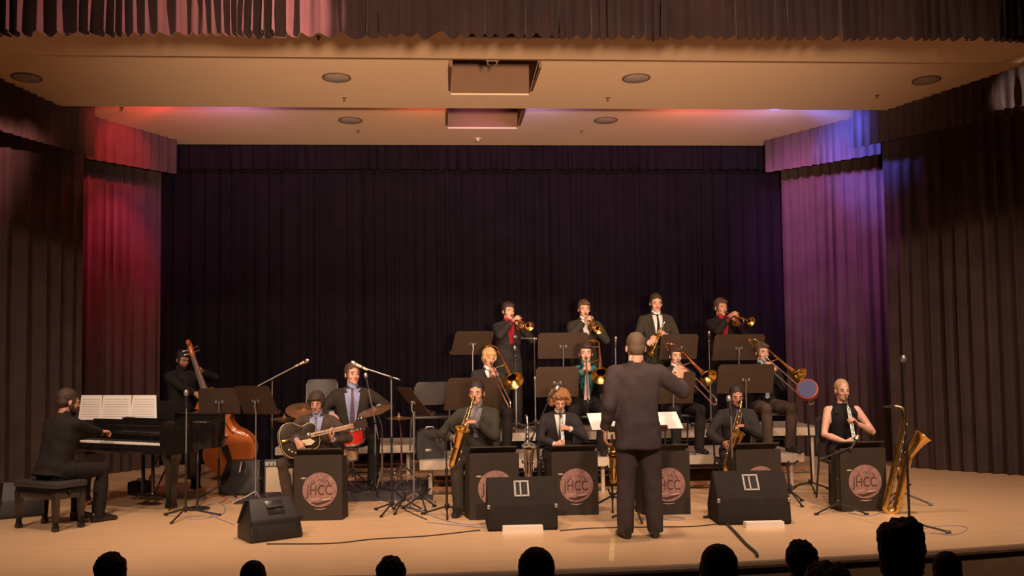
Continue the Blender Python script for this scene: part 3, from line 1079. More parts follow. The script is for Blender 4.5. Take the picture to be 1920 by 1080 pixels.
        if tie and not dress:
            drape('tie', lambda q: -tiew * (0.35 + 0.65 * q), lambda q: tiew * (0.35 + 0.65 * q), 0.012, vlen * 0.97, 0.011, tie, cols=3)
            obj('tie_knot', MB().ell(N - sp * 0.012 * s + fr * 0.082 * s, (0.017 * s, 0.013 * s, 0.017 * s), n=10), tie, t)
        if not dress and vw > 0:
            lapel = mat('lapel_' + jacket.name, tuple(k * 0.8 for k in JC[jacket.name]) + (1,), 0.8, var=0.08, spec=0.2)
            for sg in (-1, 1):
                def a0(q, sg=sg): return sg * (vw * (1 - q) ** 0.7 + 0.004)
                def a1(q, sg=sg): return sg * (vw * (1 - q) ** 0.7 + 0.004 + 0.034 * math.sin(PI * min(1, 0.15 + q * 0.85)))
                drape('lapel', a0 if sg > 0 else a1, a1 if sg > 0 else a0, 0.02, vlen + 0.01, 0.009, lapel, cols=3)
        if dress:
            # straps over the shoulders
            for sg in (-1, 1):
                obj('strap', MB().tube([N - sp * 0.10 * s + xa * sg * 0.085 * s + fr * 0.11 * s, N - sp * 0.018 * s + xa * sg * 0.098 * s + fr * 0.03 * s, N - sp * 0.06 * s + xa * sg * 0.09 * s - fr * 0.10 * s], 0.022 * s, n=8, ell=0.4), jacket, t)
        return t


JC = {}


def suit(name, c):
    JC[name] = c
    return cloth(name, c)


J_brown = suit('brown_grey_suit', (0.040, 0.031, 0.026))
J_olive = suit('dark_olive_suit', (0.042, 0.037, 0.029))
J_black = suit('black_suit', (0.018, 0.0155, 0.0155))
J_char = suit('charcoal_suit', (0.030, 0.027, 0.028))
J_cond = suit('plum_grey_suit', (0.056, 0.042, 0.044))
J_tan = suit('brown_tweed_jacket', (0.072, 0.048, 0.038))
K_light = skin('fair_skin', (0.62, 0.34, 0.25))
K_warm = skin('warm_skin', (0.54, 0.27, 0.18))
K_tan = skin('tan_skin', (0.42, 0.20, 0.13))
K_dark = skin('brown_skin', (0.22, 0.10, 0.065))
H_black = mat('black_hair', (0.014, 0.010, 0.009, 1), 0.6, bump=0.5, bscale=160)
H_dark = mat('dark_brown_hair', (0.040, 0.022, 0.014, 1), 0.6, bump=0.5, bscale=160)
H_brown = mat('brown_hair', (0.085, 0.045, 0.025, 1), 0.6, bump=0.5, bscale=160)
H_blond = mat('blond_hair', (0.52, 0.33, 0.13, 1), 0.6, bump=0.5, bscale=160)
H_gingery = mat('light_brown_curls', (0.26, 0.115, 0.04, 1), 0.75, bump=0.8, bscale=90)
H_grey = mat('grey_brown_hair', (0.095, 0.060, 0.036, 1), 0.6, bump=0.5, bscale=160)
H_fair = mat('fair_hair', (0.42, 0.25, 0.13, 1), 0.6, bump=0.5, bscale=160)

# ------------------------------------------------------------------ instruments
def flare(r0, r1, y0, y1, n=12, k=5.0):
    """bell profile as (r, y) pairs."""
    out = []
    for i in range(n + 1):
        t = i / n
        out.append((r0 + (r1 - r0) * (math.exp(k * t) - 1) / (math.exp(k) - 1), y0 + (y1 - y0) * t))
    return out


def bell(mb, c, r0, r1, L, axis, n=24, mi=0, k=5.0, inner=1):
    """open bell starting at c along axis, with a rolled rim and a bore darkened in colour as shade."""
    axis = V(axis).normalized()
    q = axis.to_track_quat('Z', 'Y').to_matrix().to_4x4()
    M = Matrix.Translation(c) @ q
    pf = flare(r0, r1, 0, L, k=k)
    rim = [(r1 + 0.002, L + 0.001), (r1 + 0.001, L + 0.004), (r1 - 0.003, L + 0.002)]
    mb.lathe(pf + rim, M, n, mi, cap=False)
    inn = [(max(0.004, r - 0.003), z - 0.001) for r, z in pf[::-1]]
    mb.lathe([(r1 - 0.003, L + 0.002)] + inn[:4], M, n, mi, cap=False)
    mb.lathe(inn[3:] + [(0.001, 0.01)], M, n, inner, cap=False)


def trumpet(M, label, m=None):
    m = m or M_brass
    t = thing('trumpet', label, 'trumpet', M, 'trumpets')
    z1 = -0.075
    b = MB()
    b.lathe([(0.0135, 0.0), (0.012, 0.004), (0.008, 0.02), (0.0045, 0.04), (0.006, 0.09)], Matrix.Rotation(PI / 2, 4, 'X'), 12)
    obj('mouthpiece', b, M_silver, t)
    b = MB()
    b.tube([(-0.0, -0.08, 0), (-0.012, -0.12, 0), (-0.016, -0.36, 0)], 0.0062)
    b.tube([(-0.016, -0.15 - 0.1, z1), (-0.016, -0.36, z1)], 0.0062)
    arc = [(-0.016, -0.36 - 0.037 * math.sin(a), -0.0375 + 0.0375 * math.cos(a)) for a in [PI * i / 8 for i in range(9)]]
    b.tube(arc, 0.0072)
    obj('leadpipe', b, m, t)
    b = MB()
    arc = [(0.018, -0.09 + 0.037 * math.sin(a), -0.0375 - 0.0375 * math.cos(a)) for a in [PI * i / 8 for i in range(9)]]
    b.tube([(0.018, -0.18, z1)] + arc + [(0.018, -0.20, 0), (0.018, -0.33, 0)], [0.0062] * 10 + [0.008, 0.012])
    bell(b, V((0.018, -0.33, 0)), 0.012, 0.064, 0.16, (0, -1, 0))
    obj('bell', b, [m, M_brassin], t, ang=50)
    for k in range(3):
        b = MB()
        y = -0.185 - 0.034 * k
        b.lathe([(0.0125, -0.135), (0.0145, -0.13), (0.0125, -0.12), (0.0125, 0.02), (0.0145, 0.025), (0.0125, 0.03)], Matrix.Translation((0, y, 0)), 12)
        vo = obj('valve', b, m, t)
        obj('valve_cap', MB().lathe([(0.003, 0.03), (0.003, 0.055), (0.009, 0.057), (0.009, 0.062)], Matrix.Translation((0, y, 0)), 10), M_silver, vo)
    b = MB()
    b.tube([(0, -0.253, -0.05), (-0.03, -0.27, -0.05), (-0.03, -0.30, -0.05), (0, -0.30, -0.05)], 0.005)
    b.tube([(0.0, -0.185, -0.06), (0.035, -0.185, -0.06), (0.035, -0.15, -0.06)], 0.005)
    obj('valve_slide', b, m, t)
    return t


def trombone(M, label, ext=0.0, m=None):
    m = m or M_brass
    t = thing('trombone', label, 'trombone', M, 'trombones')
    zb = -0.085
    obj('mouthpiece', MB().lathe([(0.019, 0.0), (0.017, 0.006), (0.010, 0.03), (0.006, 0.06)], Matrix.Rotation(PI / 2, 4, 'X'), 12), M_silver, t)
    b = MB()
    b.tube([(0, -0.04, 0), (0, -0.72, 0)], 0.0072)
    b.tube([(0, -0.04, zb), (0, -0.72, zb)], 0.0072)
    obj('inner_slide', b, M_silver, t)
    b = MB()
    y0, y1 = -0.16 - ext, -0.80 - ext
    arc = [(0, y1 - 0.0425 * math.sin(a), zb / 2 + 0.0425 * math.cos(a)) for a in [PI * i / 8 for i in range(9)]]
    b.tube([(0, y0, 0)] + arc + [(0, y0, zb)], 0.0092)
    b.tube([(0, y0, 0), (0, y0, zb)], 0.008)
    b.tube([(0, y1 - 0.0425, zb / 2), (0, y1 - 0.062, zb / 2)], 0.008)
    obj('outer_slide', b, M_silver, t)
    b = MB()
    bx = 0.165
    b.tube([(0, -0.06, 0), (0, -0.06, zb)], 0.008)
    b.tube([(0, -0.08, zb), (0.0, -0.02, zb), (0.01, 0.04, zb + 0.01), (0.012, 0.32, 0.01)], 0.0078)
    hw = (bx - 0.012) / 2
    arc = [(0.012 + hw - hw * math.cos(a), 0.32 + hw * math.sin(a), 0.01) for a in [PI * i / 10 for i in range(11)]]
    b.tube(arc, 0.0105)
    b.tube([(bx, 0.32, 0.01), (bx, 0.05, 0.01), (bx, -0.14, 0.01)], [0.0105, 0.013, 0.018])
    b.tube([(0.0, -0.04, zb), (0.06, -0.05, -0.03), (bx, -0.05, 0.01)], 0.006)
    b.tube([(0.012, 0.24, 0.01), (bx, 0.24, 0.01)], 0.006)
    obj('bell_tubing', b, m, t)
    b = MB()
    bell(b, V((bx, -0.14, 0.01)), 0.018, 0.118, 0.27, (0, -1, 0), n=30, k=4.0)
    obj('bell', b, [m, M_brassin], t, ang=50)
    obj('counterweight', MB().box((0.012 + hw, 0.37, 0.01), (0.05, 0.03, 0.02), bevel=0.005), m, t)
    return t


def saxophone(M, label, L=0.62, k=1.0, m=None, name='saxophone', group='saxophones', neckk=1.0, keys=True, r0=0.013, bl=0.22, lean=0.16, bw=1.0):
    """mouthpiece at the origin, player towards +Y, body hangs down; bell opens up and forward."""
    m = m or M_brass
    t = thing(name, label, 'saxophone', M, group)
    K = lambda *p: V(p) * k
    n1 = [K(0, -0.045, 0.005), K(0, -0.10 * neckk, 0.028), K(0, -0.16 * neckk, 0.02), K(0, -0.185 * neckk, -0.03), K(0, -0.19 * neckk, -0.06)]
    obj('mouthpiece', MB().tube([K(0, 0.0, -0.003), K(0, -0.03, 0.003), K(0, -0.09 * neckk, 0.024)], [0.005 * k, 0.0105 * k, 0.012 * k], n=10), M_ebony, t)
    b = MB()
    b.tube(spline(n1, 4), [0.008 * k + 0.005 * k * i / 16 for i in range(17)], n=12)
    obj('neck', b, m, t)
    yb = -0.19 * neckk
    b = MB()
    top = K(0, yb, -0.055)
    bot = K(0, yb + 0.03, -L)
    pts = [top, top.lerp(bot, 0.33), top.lerp(bot, 0.66), bot]
    rs = [r0 * k, 0.021 * k, 0.028 * k, 0.034 * k]
    R = 0.055 * k
    cen = bot + V((0, -R, 0))
    for a in (30, 60, 90, 120, 150, 180):
        pts.append(cen + V((0, R * math.cos(R_(a)), -R * math.sin(R_(a)))))
        rs.append((0.034 + 0.006 * a / 180) * k)
    ax = V((0.0, -lean, 0.98)).normalized()
    up0 = pts[-1]
    pts.append(up0 + ax * L * bl * k)
    rs.append(0.045 * k)
    b.tube(pts, rs, n=18, cap=False)
    obj('body_tube', b, m, t)
    b = MB()
    bell(b, up0 + ax * L * bl * k, 0.045 * k, 0.075 * k * bw, L * 0.30 * k / bw, ax + V((0, -0.25 if lean > 0.1 else -0.45, 0)), n=26, k=3.0)
    obj('bell', b, [m, M_brassin], t, ang=50)
    if keys:
        kb = MB()
        for i in range(9):
            f = 0.08 + 0.1 * i
            c = top.lerp(bot, f) + V((0.0, -1, 0)) * ((0.016 + 0.018 * f) * k + 0.010 * k)
            r = (0.010 + 0.008 * f) * k
            kb.lathe([(r, 0), (r, 0.005 * k), (r * 0.6, 0.008 * k)], Matrix.Translation(c) @ Matrix.Rotation(PI / 2, 4, 'X'), 12)
        for sx in (-1, 1):
            for f in (0.35, 0.55, 0.8):
                c = top.lerp(bot, f) + V((sx * (0.026 + 0.012 * f) * k, 0.006, 0))
                kb.lathe([(0.015 * k, 0), (0.015 * k, 0.005 * k)], Matrix.Translation(c) @ Matrix.Rotation(sx * PI / 2, 4, 'Y'), 10)
        for c in (up0 + ax * 0.10 * k, up0 + ax * 0.02 * k):
            for sx in (-1, 1):
                kb.lathe([(0.022 * k, 0), (0.022 * k, 0.006 * k)], Matrix.Translation(c + V((sx * 0.046 * k, 0, 0))) @ Matrix.Rotation(sx * PI / 2, 4, 'Y'), 12)
        o = obj('key_cups', kb, m, t)
        o['kind'] = 'stuff'
        for sx, yy in ((-0.024, -0.02), (0.024, -0.015)):
            obj('key_rod', MB().tube([top.lerp(bot, 0.08) + K(sx, yy, 0), top.lerp(bot, 0.95) + K(sx * 1.7, yy - 0.02, 0)], 0.0032 * k, n=6), M_steel if m is M_brass else m, t)
        obj('bell_brace', MB().tube([top.lerp(bot, 0.55) + V((0, -0.02 * k, 0)), (up0 + ax * L * 0.25 * k)], 0.006 * k, n=8), m, t)
    return t


def clarinet(M, label, L=0.62, m=None, rod=None, name='clarinet', cat='clarinet'):
    """straight tube: mouthpiece at the origin, bell down -Z."""
    m = m or M_ebony
    rod = rod or M_silver
    t = thing(name, label, cat, M)
    obj('mouthpiece', MB().lathe([(0.004, 0.0), (0.011, -0.03), (0.012, -0.075), (0.0145, -0.08), (0.0145, -0.10)], n=12), M_ebony, t)
    obj('body_tube', MB().lathe([(0.013, -0.10), (0.0135, -L * 0.5), (0.0155, -L * 0.51), (0.0155, -L * 0.53), (0.0145, -L * 0.54), (0.017, -L * 0.86)], n=14), m, t)
    b = MB()
    bell(b, V((0, 0, -L * 0.86)), 0.018, 0.036, L * 0.14, (0, 0, -1), k=3.0, inner=0)
    obj('bell', b, m, t)
    for f in (0.22, 0.3, 0.38, 0.46, 0.58, 0.65, 0.73, 0.80):
        obj('key', MB().lathe([(0.0095, 0), (0.0095, 0.006), (0.006, 0.008)], Matrix.Translation((0, -0.016, -L * f)) @ Matrix.Rotation(PI / 2, 4, 'X'), 10), rod, t)
    for sx in (-1, 1):
        obj('key_rod', MB().tube([(sx * 0.014, -0.010, -L * 0.2), (sx * 0.016, -0.011, -L * 0.84)], 0.003, n=6), rod, t)
    return t


def guitar(M, label):
    """body centre at the origin facing -Y, neck along +X."""
    t = thing('archtop_guitar', label, 'guitar', M)
    pts = [(-0.235, 0.0), (-0.225, 0.10), (-0.16, 0.185), (-0.07, 0.195), (0.0, 0.15), (0.055, 0.128), (0.12, 0.145), (0.175, 0.135), (0.205, 0.09), (0.185, 0.05), (0.20, 0.02), (0.215, -0.03), (0.215, -0.08), (0.18, -0.14), (0.12, -0.152), (0.055, -0.130), (0.0, -0.15), (-0.07, -0.198), (-0.16, -0.187), (-0.225, -0.10)]
    sp_ = spline([(x, 0, z) for x, z in pts + [pts[0]]], 4)[:-1]
    ol = [(p.x, p.z) for p in sp_]
    cen = V((-0.02, 0, 0))
    mb = MB()
    def ringy(f, y): return [V((cen.x + (x - cen.x) * f, y, z * f)) for x, z in ol]
    mb.rings([ringy(0.3, 0.052), ringy(0.8, 0.046), ringy(0.98, 0.038), ringy(1.0, 0.034), ringy(1.0, -0.030), ringy(0.985, -0.034), ringy(0.8, -0.043), ringy(0.35, -0.052)])
    body = obj('body', mb, M_sunburst, t, ang=40)
    for yy in (-0.031, 0.035):
        obj('binding', MB().tube([V((x * 1.004, yy, z * 1.004)) for x, z in ol] + [V((ol[0][0] * 1.004, yy, ol[0][1] * 1.004))], 0.0032, n=6), M_cream, body)
    for sg in (-1, 1):
        f = [(-0.03, -0.050, sg * 0.10), (-0.05, -0.050, sg * 0.105), (-0.045, -0.050, sg * 0.085), (0.02, -0.050, sg * 0.10), (0.045, -0.049, sg * 0.115), (0.04, -0.05, sg * 0.095)]
        obj('sound_hole', MB().tube(spline(f, 4), 0.0035, n=6), M_ebony, body)
    obj('pickguard', MB().prism([(-0.06, -0.03), (0.10, -0.03), (0.15, -0.075), (0.10, -0.105), (-0.03, -0.095), (-0.08, -0.07)], -0.066, -0.062), M_cream, t)
    obj('neck', MB().tube([(0.16, -0.045, 0.0), (0.63, -0.040, 0.0)], [0.024, 0.020], n=12, ell=0.75), M_sunburst, t)
    fb = obj('fingerboard', MB().box((0.375, -0.062, 0), (0.52, 0.008, 0.05), bevel=0.002), M_maplebare, t)
    for i in range(9):
        obj('fret', MB().box((0.62 - 0.052 * i * (1 - i * 0.01), -0.0668, 0), (0.003, 0.002, 0.05)), M_steel, fb)
    hd = obj('headstock', MB().prism([(0.63, -0.028), (0.66, -0.04), (0.80, -0.048), (0.815, 0), (0.80, 0.048), (0.66, 0.04), (0.63, 0.028)], -0.052, -0.036), M_sunburst, t)
    for sg in (-1, 1):
        for i in range(3):
            obj('tuning_peg', MB().ell((0.68 + 0.04 * i, -0.044, sg * 0.062), (0.009, 0.006, 0.012), n=8), M_chrome, hd)
    for x in (0.10, -0.03):
        obj('pickup', MB().box((x, -0.056, 0), (0.036, 0.012, 0.072), bevel=0.003), M_chrome, t)
    obj('bridge', MB().box((-0.09, -0.058, 0), (0.014, 0.02, 0.10), bevel=0.003), M_ebony, t)
    obj('tailpiece', MB().box((-0.17, -0.057, 0), (0.10, 0.004, 0.04), bevel=0.001), M_brass, t)
    for i in range(6):
        z = -0.019 + i * 0.0076
        o = MB().tube([(-0.12, -0.064, z), (-0.09, -0.070, z), (0.63, -0.070, z * 0.8)], 0.0008, n=4)
        obj('string', o, M_steel, t)
    for i, (x, z) in enumerate(((-0.13, -0.13), (-0.09, -0.15), (-0.16, -0.10))):
        obj('control_knob', MB().lathe([(0.011, 0), (0.009, 0.012)], Matrix.Translation((x, -0.042, z)) @ Matrix.Rotation(PI / 2, 4, 'X'), 12), M_cream, t)
    return t


def double_bass(M, label):
    """endpin tip at the origin, instrument up +Z, top faces -Y; 1.85 m tall."""
    t = thing('double_bass', label, 'double bass', M)
    pts = [(0.0, 0.14), (0.14, 0.15), (0.27, 0.21), (0.335, 0.34), (0.33, 0.47), (0.26, 0.58), (0.20, 0.64), (0.165, 0.72), (0.17, 0.80), (0.215, 0.86), (0.24, 0.95), (0.225, 1.04), (0.16, 1.12), (0.07, 1.20), (0.03, 1.26)]
    ol = [(p.x, p.z) for p in spline([(x, 0, z) for x, z in pts], 3)]
    ol = ol + [(-x, z) for x, z in ol[::-1][:-1]]
    def ringy(f, y): return [V((x * f, y, 0.66 + (z - 0.66) * f)) for x, z in ol]
    mb = MB()
    mb.rings([ringy(0.5, 0.128), ringy(0.9, 0.112), ringy(0.97, 0.10), ringy(0.965, 0.095), ringy(0.965, -0.080), ringy(1.0, -0.084), ringy(0.99, -0.094), ringy(0.85, -0.110), ringy(0.45, -0.125), ])
    b = obj('body', mb, M_varnish, t, ang=40)
    for sg in (-1, 1):
        f = [(sg * 0.075, -0.128, 0.80), (sg * 0.095, -0.125, 0.78), (sg * 0.085, -0.127, 0.82), (sg * 0.11, -0.124, 0.70), (sg * 0.135, -0.119, 0.60), (sg * 0.155, -0.117, 0.63), (sg * 0.145, -0.119, 0.59)]
        obj('sound_hole', MB().tube(spline(f, 4), 0.007, n=6), M_ebony, b)
    obj('neck', MB().tube([(0, -0.06, 1.20), (0, -0.10, 1.28), (0, -0.085, 1.70)], [0.05, 0.032, 0.026], n=12), M_varnish, t)
    obj('fingerboard', MB().rings([[V((x * w, y - 0.012 * (1 - x * x), z)) for x in (-1, -0.5, 0, 0.5, 1)] + [V((w, y + 0.015, z)), V((-w, y + 0.015, z))] for z, w, y in ((0.92, 0.045, -0.185), (1.70, 0.024, -0.118))]), M_steel_dark, t)
    sc_ = obj('scroll', MB().tube([(0, -0.09, 1.69), (0, -0.085, 1.78), (0, -0.05, 1.85), (0, -0.075, 1.885), (0, -0.10, 1.86), (0, -0.085, 1.845)], [0.034, 0.036, 0.032, 0.030, 0.027, 0.02], n=12), M_varnish, t)
    for sg in (-1, 1):
        for z in (1.73, 1.78):
            obj('tuning_peg', MB().tube([(0, -0.08, z), (sg * 0.075, -0.08, z + 0.01), (sg * 0.10, -0.08, z + 0.01)], [0.006, 0.006, 0.018], n=8), M_steel, sc_)
    obj('bridge', MB().prism([(-0.08, 0.60), (-0.05, 0.66), (-0.055, 0.74), (0.055, 0.74), (0.05, 0.66), (0.08, 0.60), (0.03, 0.62), (-0.03, 0.62)], -0.20, -0.12), M_maplebare, t)
    obj('tailpiece', MB().prism([(-0.022, 0.20), (0.022, 0.20), (0.045, 0.50), (-0.045, 0.50)], -0.185, -0.165), M_ebony, t)
    for i in range(4):
        x = -0.027 + 0.018 * i
        obj('string', MB().tube([(x, -0.18, 0.48), (x, -0.206, 0.74), (x * 0.55, -0.142, 1.70)], 0.0022, n=5), M_steel, t)
    obj('endpin', MB().tube([(0, 0, 0.16), (0, 0, 0.0)], [0.012, 0.006], n=8), M_steel, t)
    return t


M_steel_dark = mat('worn_fingerboard', (0.16, 0.13, 0.12, 1), 0.35)


# ------------------------------------------------------------------ stands, chairs, speakers
def music_stand(x, y, z, rz, h, w=0.5, dh=0.33, tilt=22, label='', paper=None, m=None, folio=False, light_post=False, group='music stands', post=True):
    """desk centre height h; the desk's face looks towards +Y (the player), its back towards -Y; leaning back by tilt."""
    t = thing('music_stand', label, 'music stand', place(x, y, z, rz), group)
    Rm = Matrix.Translation((0, 0, h)) @ Matrix.Rotation(R_(tilt), 4, 'X')
    mb = MB()
    pr = [(-w / 2, -dh / 2), (w / 2, -dh / 2), (w / 2, dh / 2 - 0.03), (w / 2 - 0.03, dh / 2), (-w / 2 + 0.03, dh / 2), (-w / 2, dh / 2 - 0.03)]
    mb.prism(pr, -0.002, 0.002, Rm)
    dk = obj('desk', mb, m or M_desk, t, smooth=False)
    mb = MB()
    mb.box((0, 0.025, -dh / 2), (w, 0.055, 0.004)); mb.box((0, 0.052, -dh / 2 + 0.01), (w, 0.004, 0.022))
    mb2 = MB()
    me = mb.mesh('ledge')
    me.transform(Rm)
    obj('ledge', me, m or M_desk, dk, smooth=False)
    for sx in (-1, 1):
        me = MB().box((sx * 0.035, -0.012, -0.01), (0.028, 0.016, 0.04), bevel=0.004).mesh('bracket')
        me.transform(Rm)
        obj('bracket', me, M_steel, t)
    pm = M_steel if light_post else M_blackmetal
    if post:
        obj('upper_post', MB().tube([Rm @ V((0, -0.015, 0)), (0, -0.02, h - 0.08), (0, 0, h - 0.14), (0, 0, 0.42)], 0.0085, n=8), M_steel, t)
        obj('lower_post', MB().tube([(0, 0, 0.45), (0, 0, 0.08)], 0.0125, n=10), pm, t)
        for a in (90, 210, 330):
            c, s_ = math.cos(R_(a)), math.sin(R_(a))
            obj('leg', MB().tube([(0, 0, 0.13), (c * 0.10, s_ * 0.10, 0.075), (c * 0.25, s_ * 0.25, 0.012)], 0.010, n=8), pm, t)
    if paper:
        for i, (u0, u1, tl) in enumerate(paper):
            me = MB().box(((u0 + u1) / 2, 0.006 + 0.002 * i, 0.0), (u1 - u0, 0.0015, 0.30), rot=Matrix.Rotation(R_(tl), 3, 'Y')).mesh('p')
            me.transform(Rm)
            o = obj('sheet_music', me, M_paper, None, smooth=False)
            o.matrix_world = place(x, y, z, rz)
            tag(o, (PAPER_LABELS.pop(0) if PAPER_LABELS else label_paper(label)), 'sheet music', 'sheet music on stands')
    return t


PAPER_LABELS = ['lower white page on the edge-on stand near the empty chair', 'upper white page on the edge-on stand near the empty chair',
                'white score page sticking out right of the conductor', 'white score page hidden in front of the conductor', 'white score page sticking out left of the conductor']


def label_paper(l):
    return 'white sheet music resting on the ' + ' '.join(l.split()[:11])


def stand_front(x, y, rz, label, w=0.46, h=0.62, tilt=0):
    t = thing('stand_front', label, 'music stand', place(x, y, 0, rz), 'band front stands with round emblems')
    mb = MB()
    mb.prism([(-w / 2, 0), (w / 2, 0), (w / 2, h - 0.01), (w / 2 - 0.01, h), (-w / 2 + 0.01, h), (-w / 2, h - 0.01)], -0.006, 0.006)
    obj('front_board', mb, M_frontpanel, t, smooth=False)
    for sx in (-1, 1):
        obj('side_board', MB().prism([(0, 0), (0.22, 0), (0.16, h - 0.02), (0, h - 0.02)], -0.006, 0.006, Matrix.Translation((sx * (w / 2 - 0.006), 0.006, 0)) @ Matrix.Rotation(PI / 2 - sx * 0.18, 4, 'Z')), M_frontpanel, t, smooth=False)
    obj('desk', MB().box((0, 0.12, h + 0.0), (w - 0.02, 0.27, 0.012), rot=Matrix.Rotation(-0.45, 3, 'X')), M_frontpanel, t, smooth=False)
    # emblem
    r = w * 0.36
    cz = h * 0.47
    q = Matrix.Translation((0.015, -0.0062, cz)) @ Matrix.Rotation(PI / 2, 4, 'X')
    em = obj('emblem', MB().lathe([(r, 0), (r, 0.0016)], q, 40), M_emblem, t)
    me = text_mesh('JHCC', r * 0.72, 0.0006)
    me.transform(Matrix.Translation((0.012, -0.0086, cz - r * 0.30)) @ Matrix.Rotation(PI / 2, 4, 'X') @ Matrix.Diagonal((0.86, 1.15, 1, 1)))
    obj('lettering', me, M_ink, em)
    def stroke(pts, rr, m_, nm):
        me_ = MB().tube([V((0.015 + a * r, -0.0082, cz + b * r)) for a, b in pts], [rr * r * k_ for k_ in ([0.4] + [1] * (len(pts) - 2) + [0.4])], n=8)
        mm = me_.mesh(nm)
        for v in mm.vertices:
            v.co.y = -0.0082 + (v.co.y + 0.0082) * 0.04
        obj(nm, mm, m_, em)
    stroke([(-0.62, 0.34), (-0.45, 0.42), (-0.5, 0.25), (-0.30, 0.44), (-0.26, 0.25)], 0.035, M_ink, 'script_mark')
    stroke([(-0.12, 0.50), (0.02, 0.62), (0.08, 0.46), (0.20, 0.66), (0.22, 0.42)], 0.04, M_ink, 'script_mark')
    stroke([(0.30, 0.40), (0.42, 0.55), (0.55, 0.30), (0.62, 0.42)], 0.03, M_ink, 'script_mark')
    stroke([(-0.50, -0.74), (-0.15, -0.82), (0.20, -0.74), (0.62, -0.62)], 0.085, M_ink, 'swash')
    stroke([(0.05, -0.60), (0.35, -0.57), (0.62, -0.52)], 0.045, M_emblem_lt, 'swash')
    stroke([(-0.55, -0.52), (-0.25, -0.55), (-0.05, -0.48)], 0.03, M_emblem_lt, 'swash')
    stroke([(-1.10, 0.68), (-0.95, 0.69), (-0.78, 0.68)], 0.05, M_emblem_lt, 'swash')
    stroke([(-0.35, -1.10), (0.0, -1.13), (0.35, -1.09)], 0.025, M_emblem_lt, 'swash')
    return t


def chair(x, y, z, rz, label, pad=None, frame=None, seat_h=0.45, name='chair', group='musicians\' chairs', w=0.44):
    """seat faces -Y."""
    pad, frame = pad or M_chairpad, frame or M_blackmetal
    t = thing(name, label, 'chair', place(x, y, z, rz), group)
    sh = seat_h
    obj('seat', MB().box((0, 0.0, sh - 0.018), (w, 0.40, 0.034), bevel=0.014), pad, t)
    mb = MB()
    rings = []
    for zz, yy, hw in ((sh + 0.14, 0.215, w / 2 - 0.02), (sh + 0.20, 0.225, w / 2), (sh + 0.34, 0.25, w / 2), (sh + 0.40, 0.262, w / 2 - 0.015), (sh + 0.42, 0.268, w / 2 - 0.05)):
        r_ = []
        for i in range(9):
            u = -1 + i / 4
            r_.append(V((u * hw, yy + 0.025 * (1 - u * u), zz)))
        rings.append(r_ + [p + V((0, 0.02, 0)) for p in r_[::-1]])
    mb.rings(rings)
    obj('backrest', mb, pad, t, ang=50)
    for sx in (-1, 1):
        obj('leg', MB().tube([(sx * (w / 2 - 0.01), -0.17, sh - 0.03), (sx * (w / 2 + 0.01), -0.20, 0.0)], 0.0105, n=8), frame, t)
        obj('leg', MB().tube([(sx * (w / 2 + 0.01), 0.25, 0.0), (sx * (w / 2 - 0.005), 0.17, sh - 0.03), (sx * (w / 2 - 0.005), 0.22, sh + 0.12), (sx * (w / 2 - 0.005), 0.26, sh + 0.36)], 0.0105, n=8), frame, t)
        obj('seat_rail', MB().tube([(sx * (w / 2 - 0.01), -0.17, sh - 0.035), (sx * (w / 2 - 0.01), 0.17, sh - 0.035)], 0.009, n=8), frame, t)
    obj('stretcher', MB().tube([(-w / 2, -0.19, 0.14), (w / 2, -0.19, 0.14)], 0.007, n=6), frame, t)
    return t


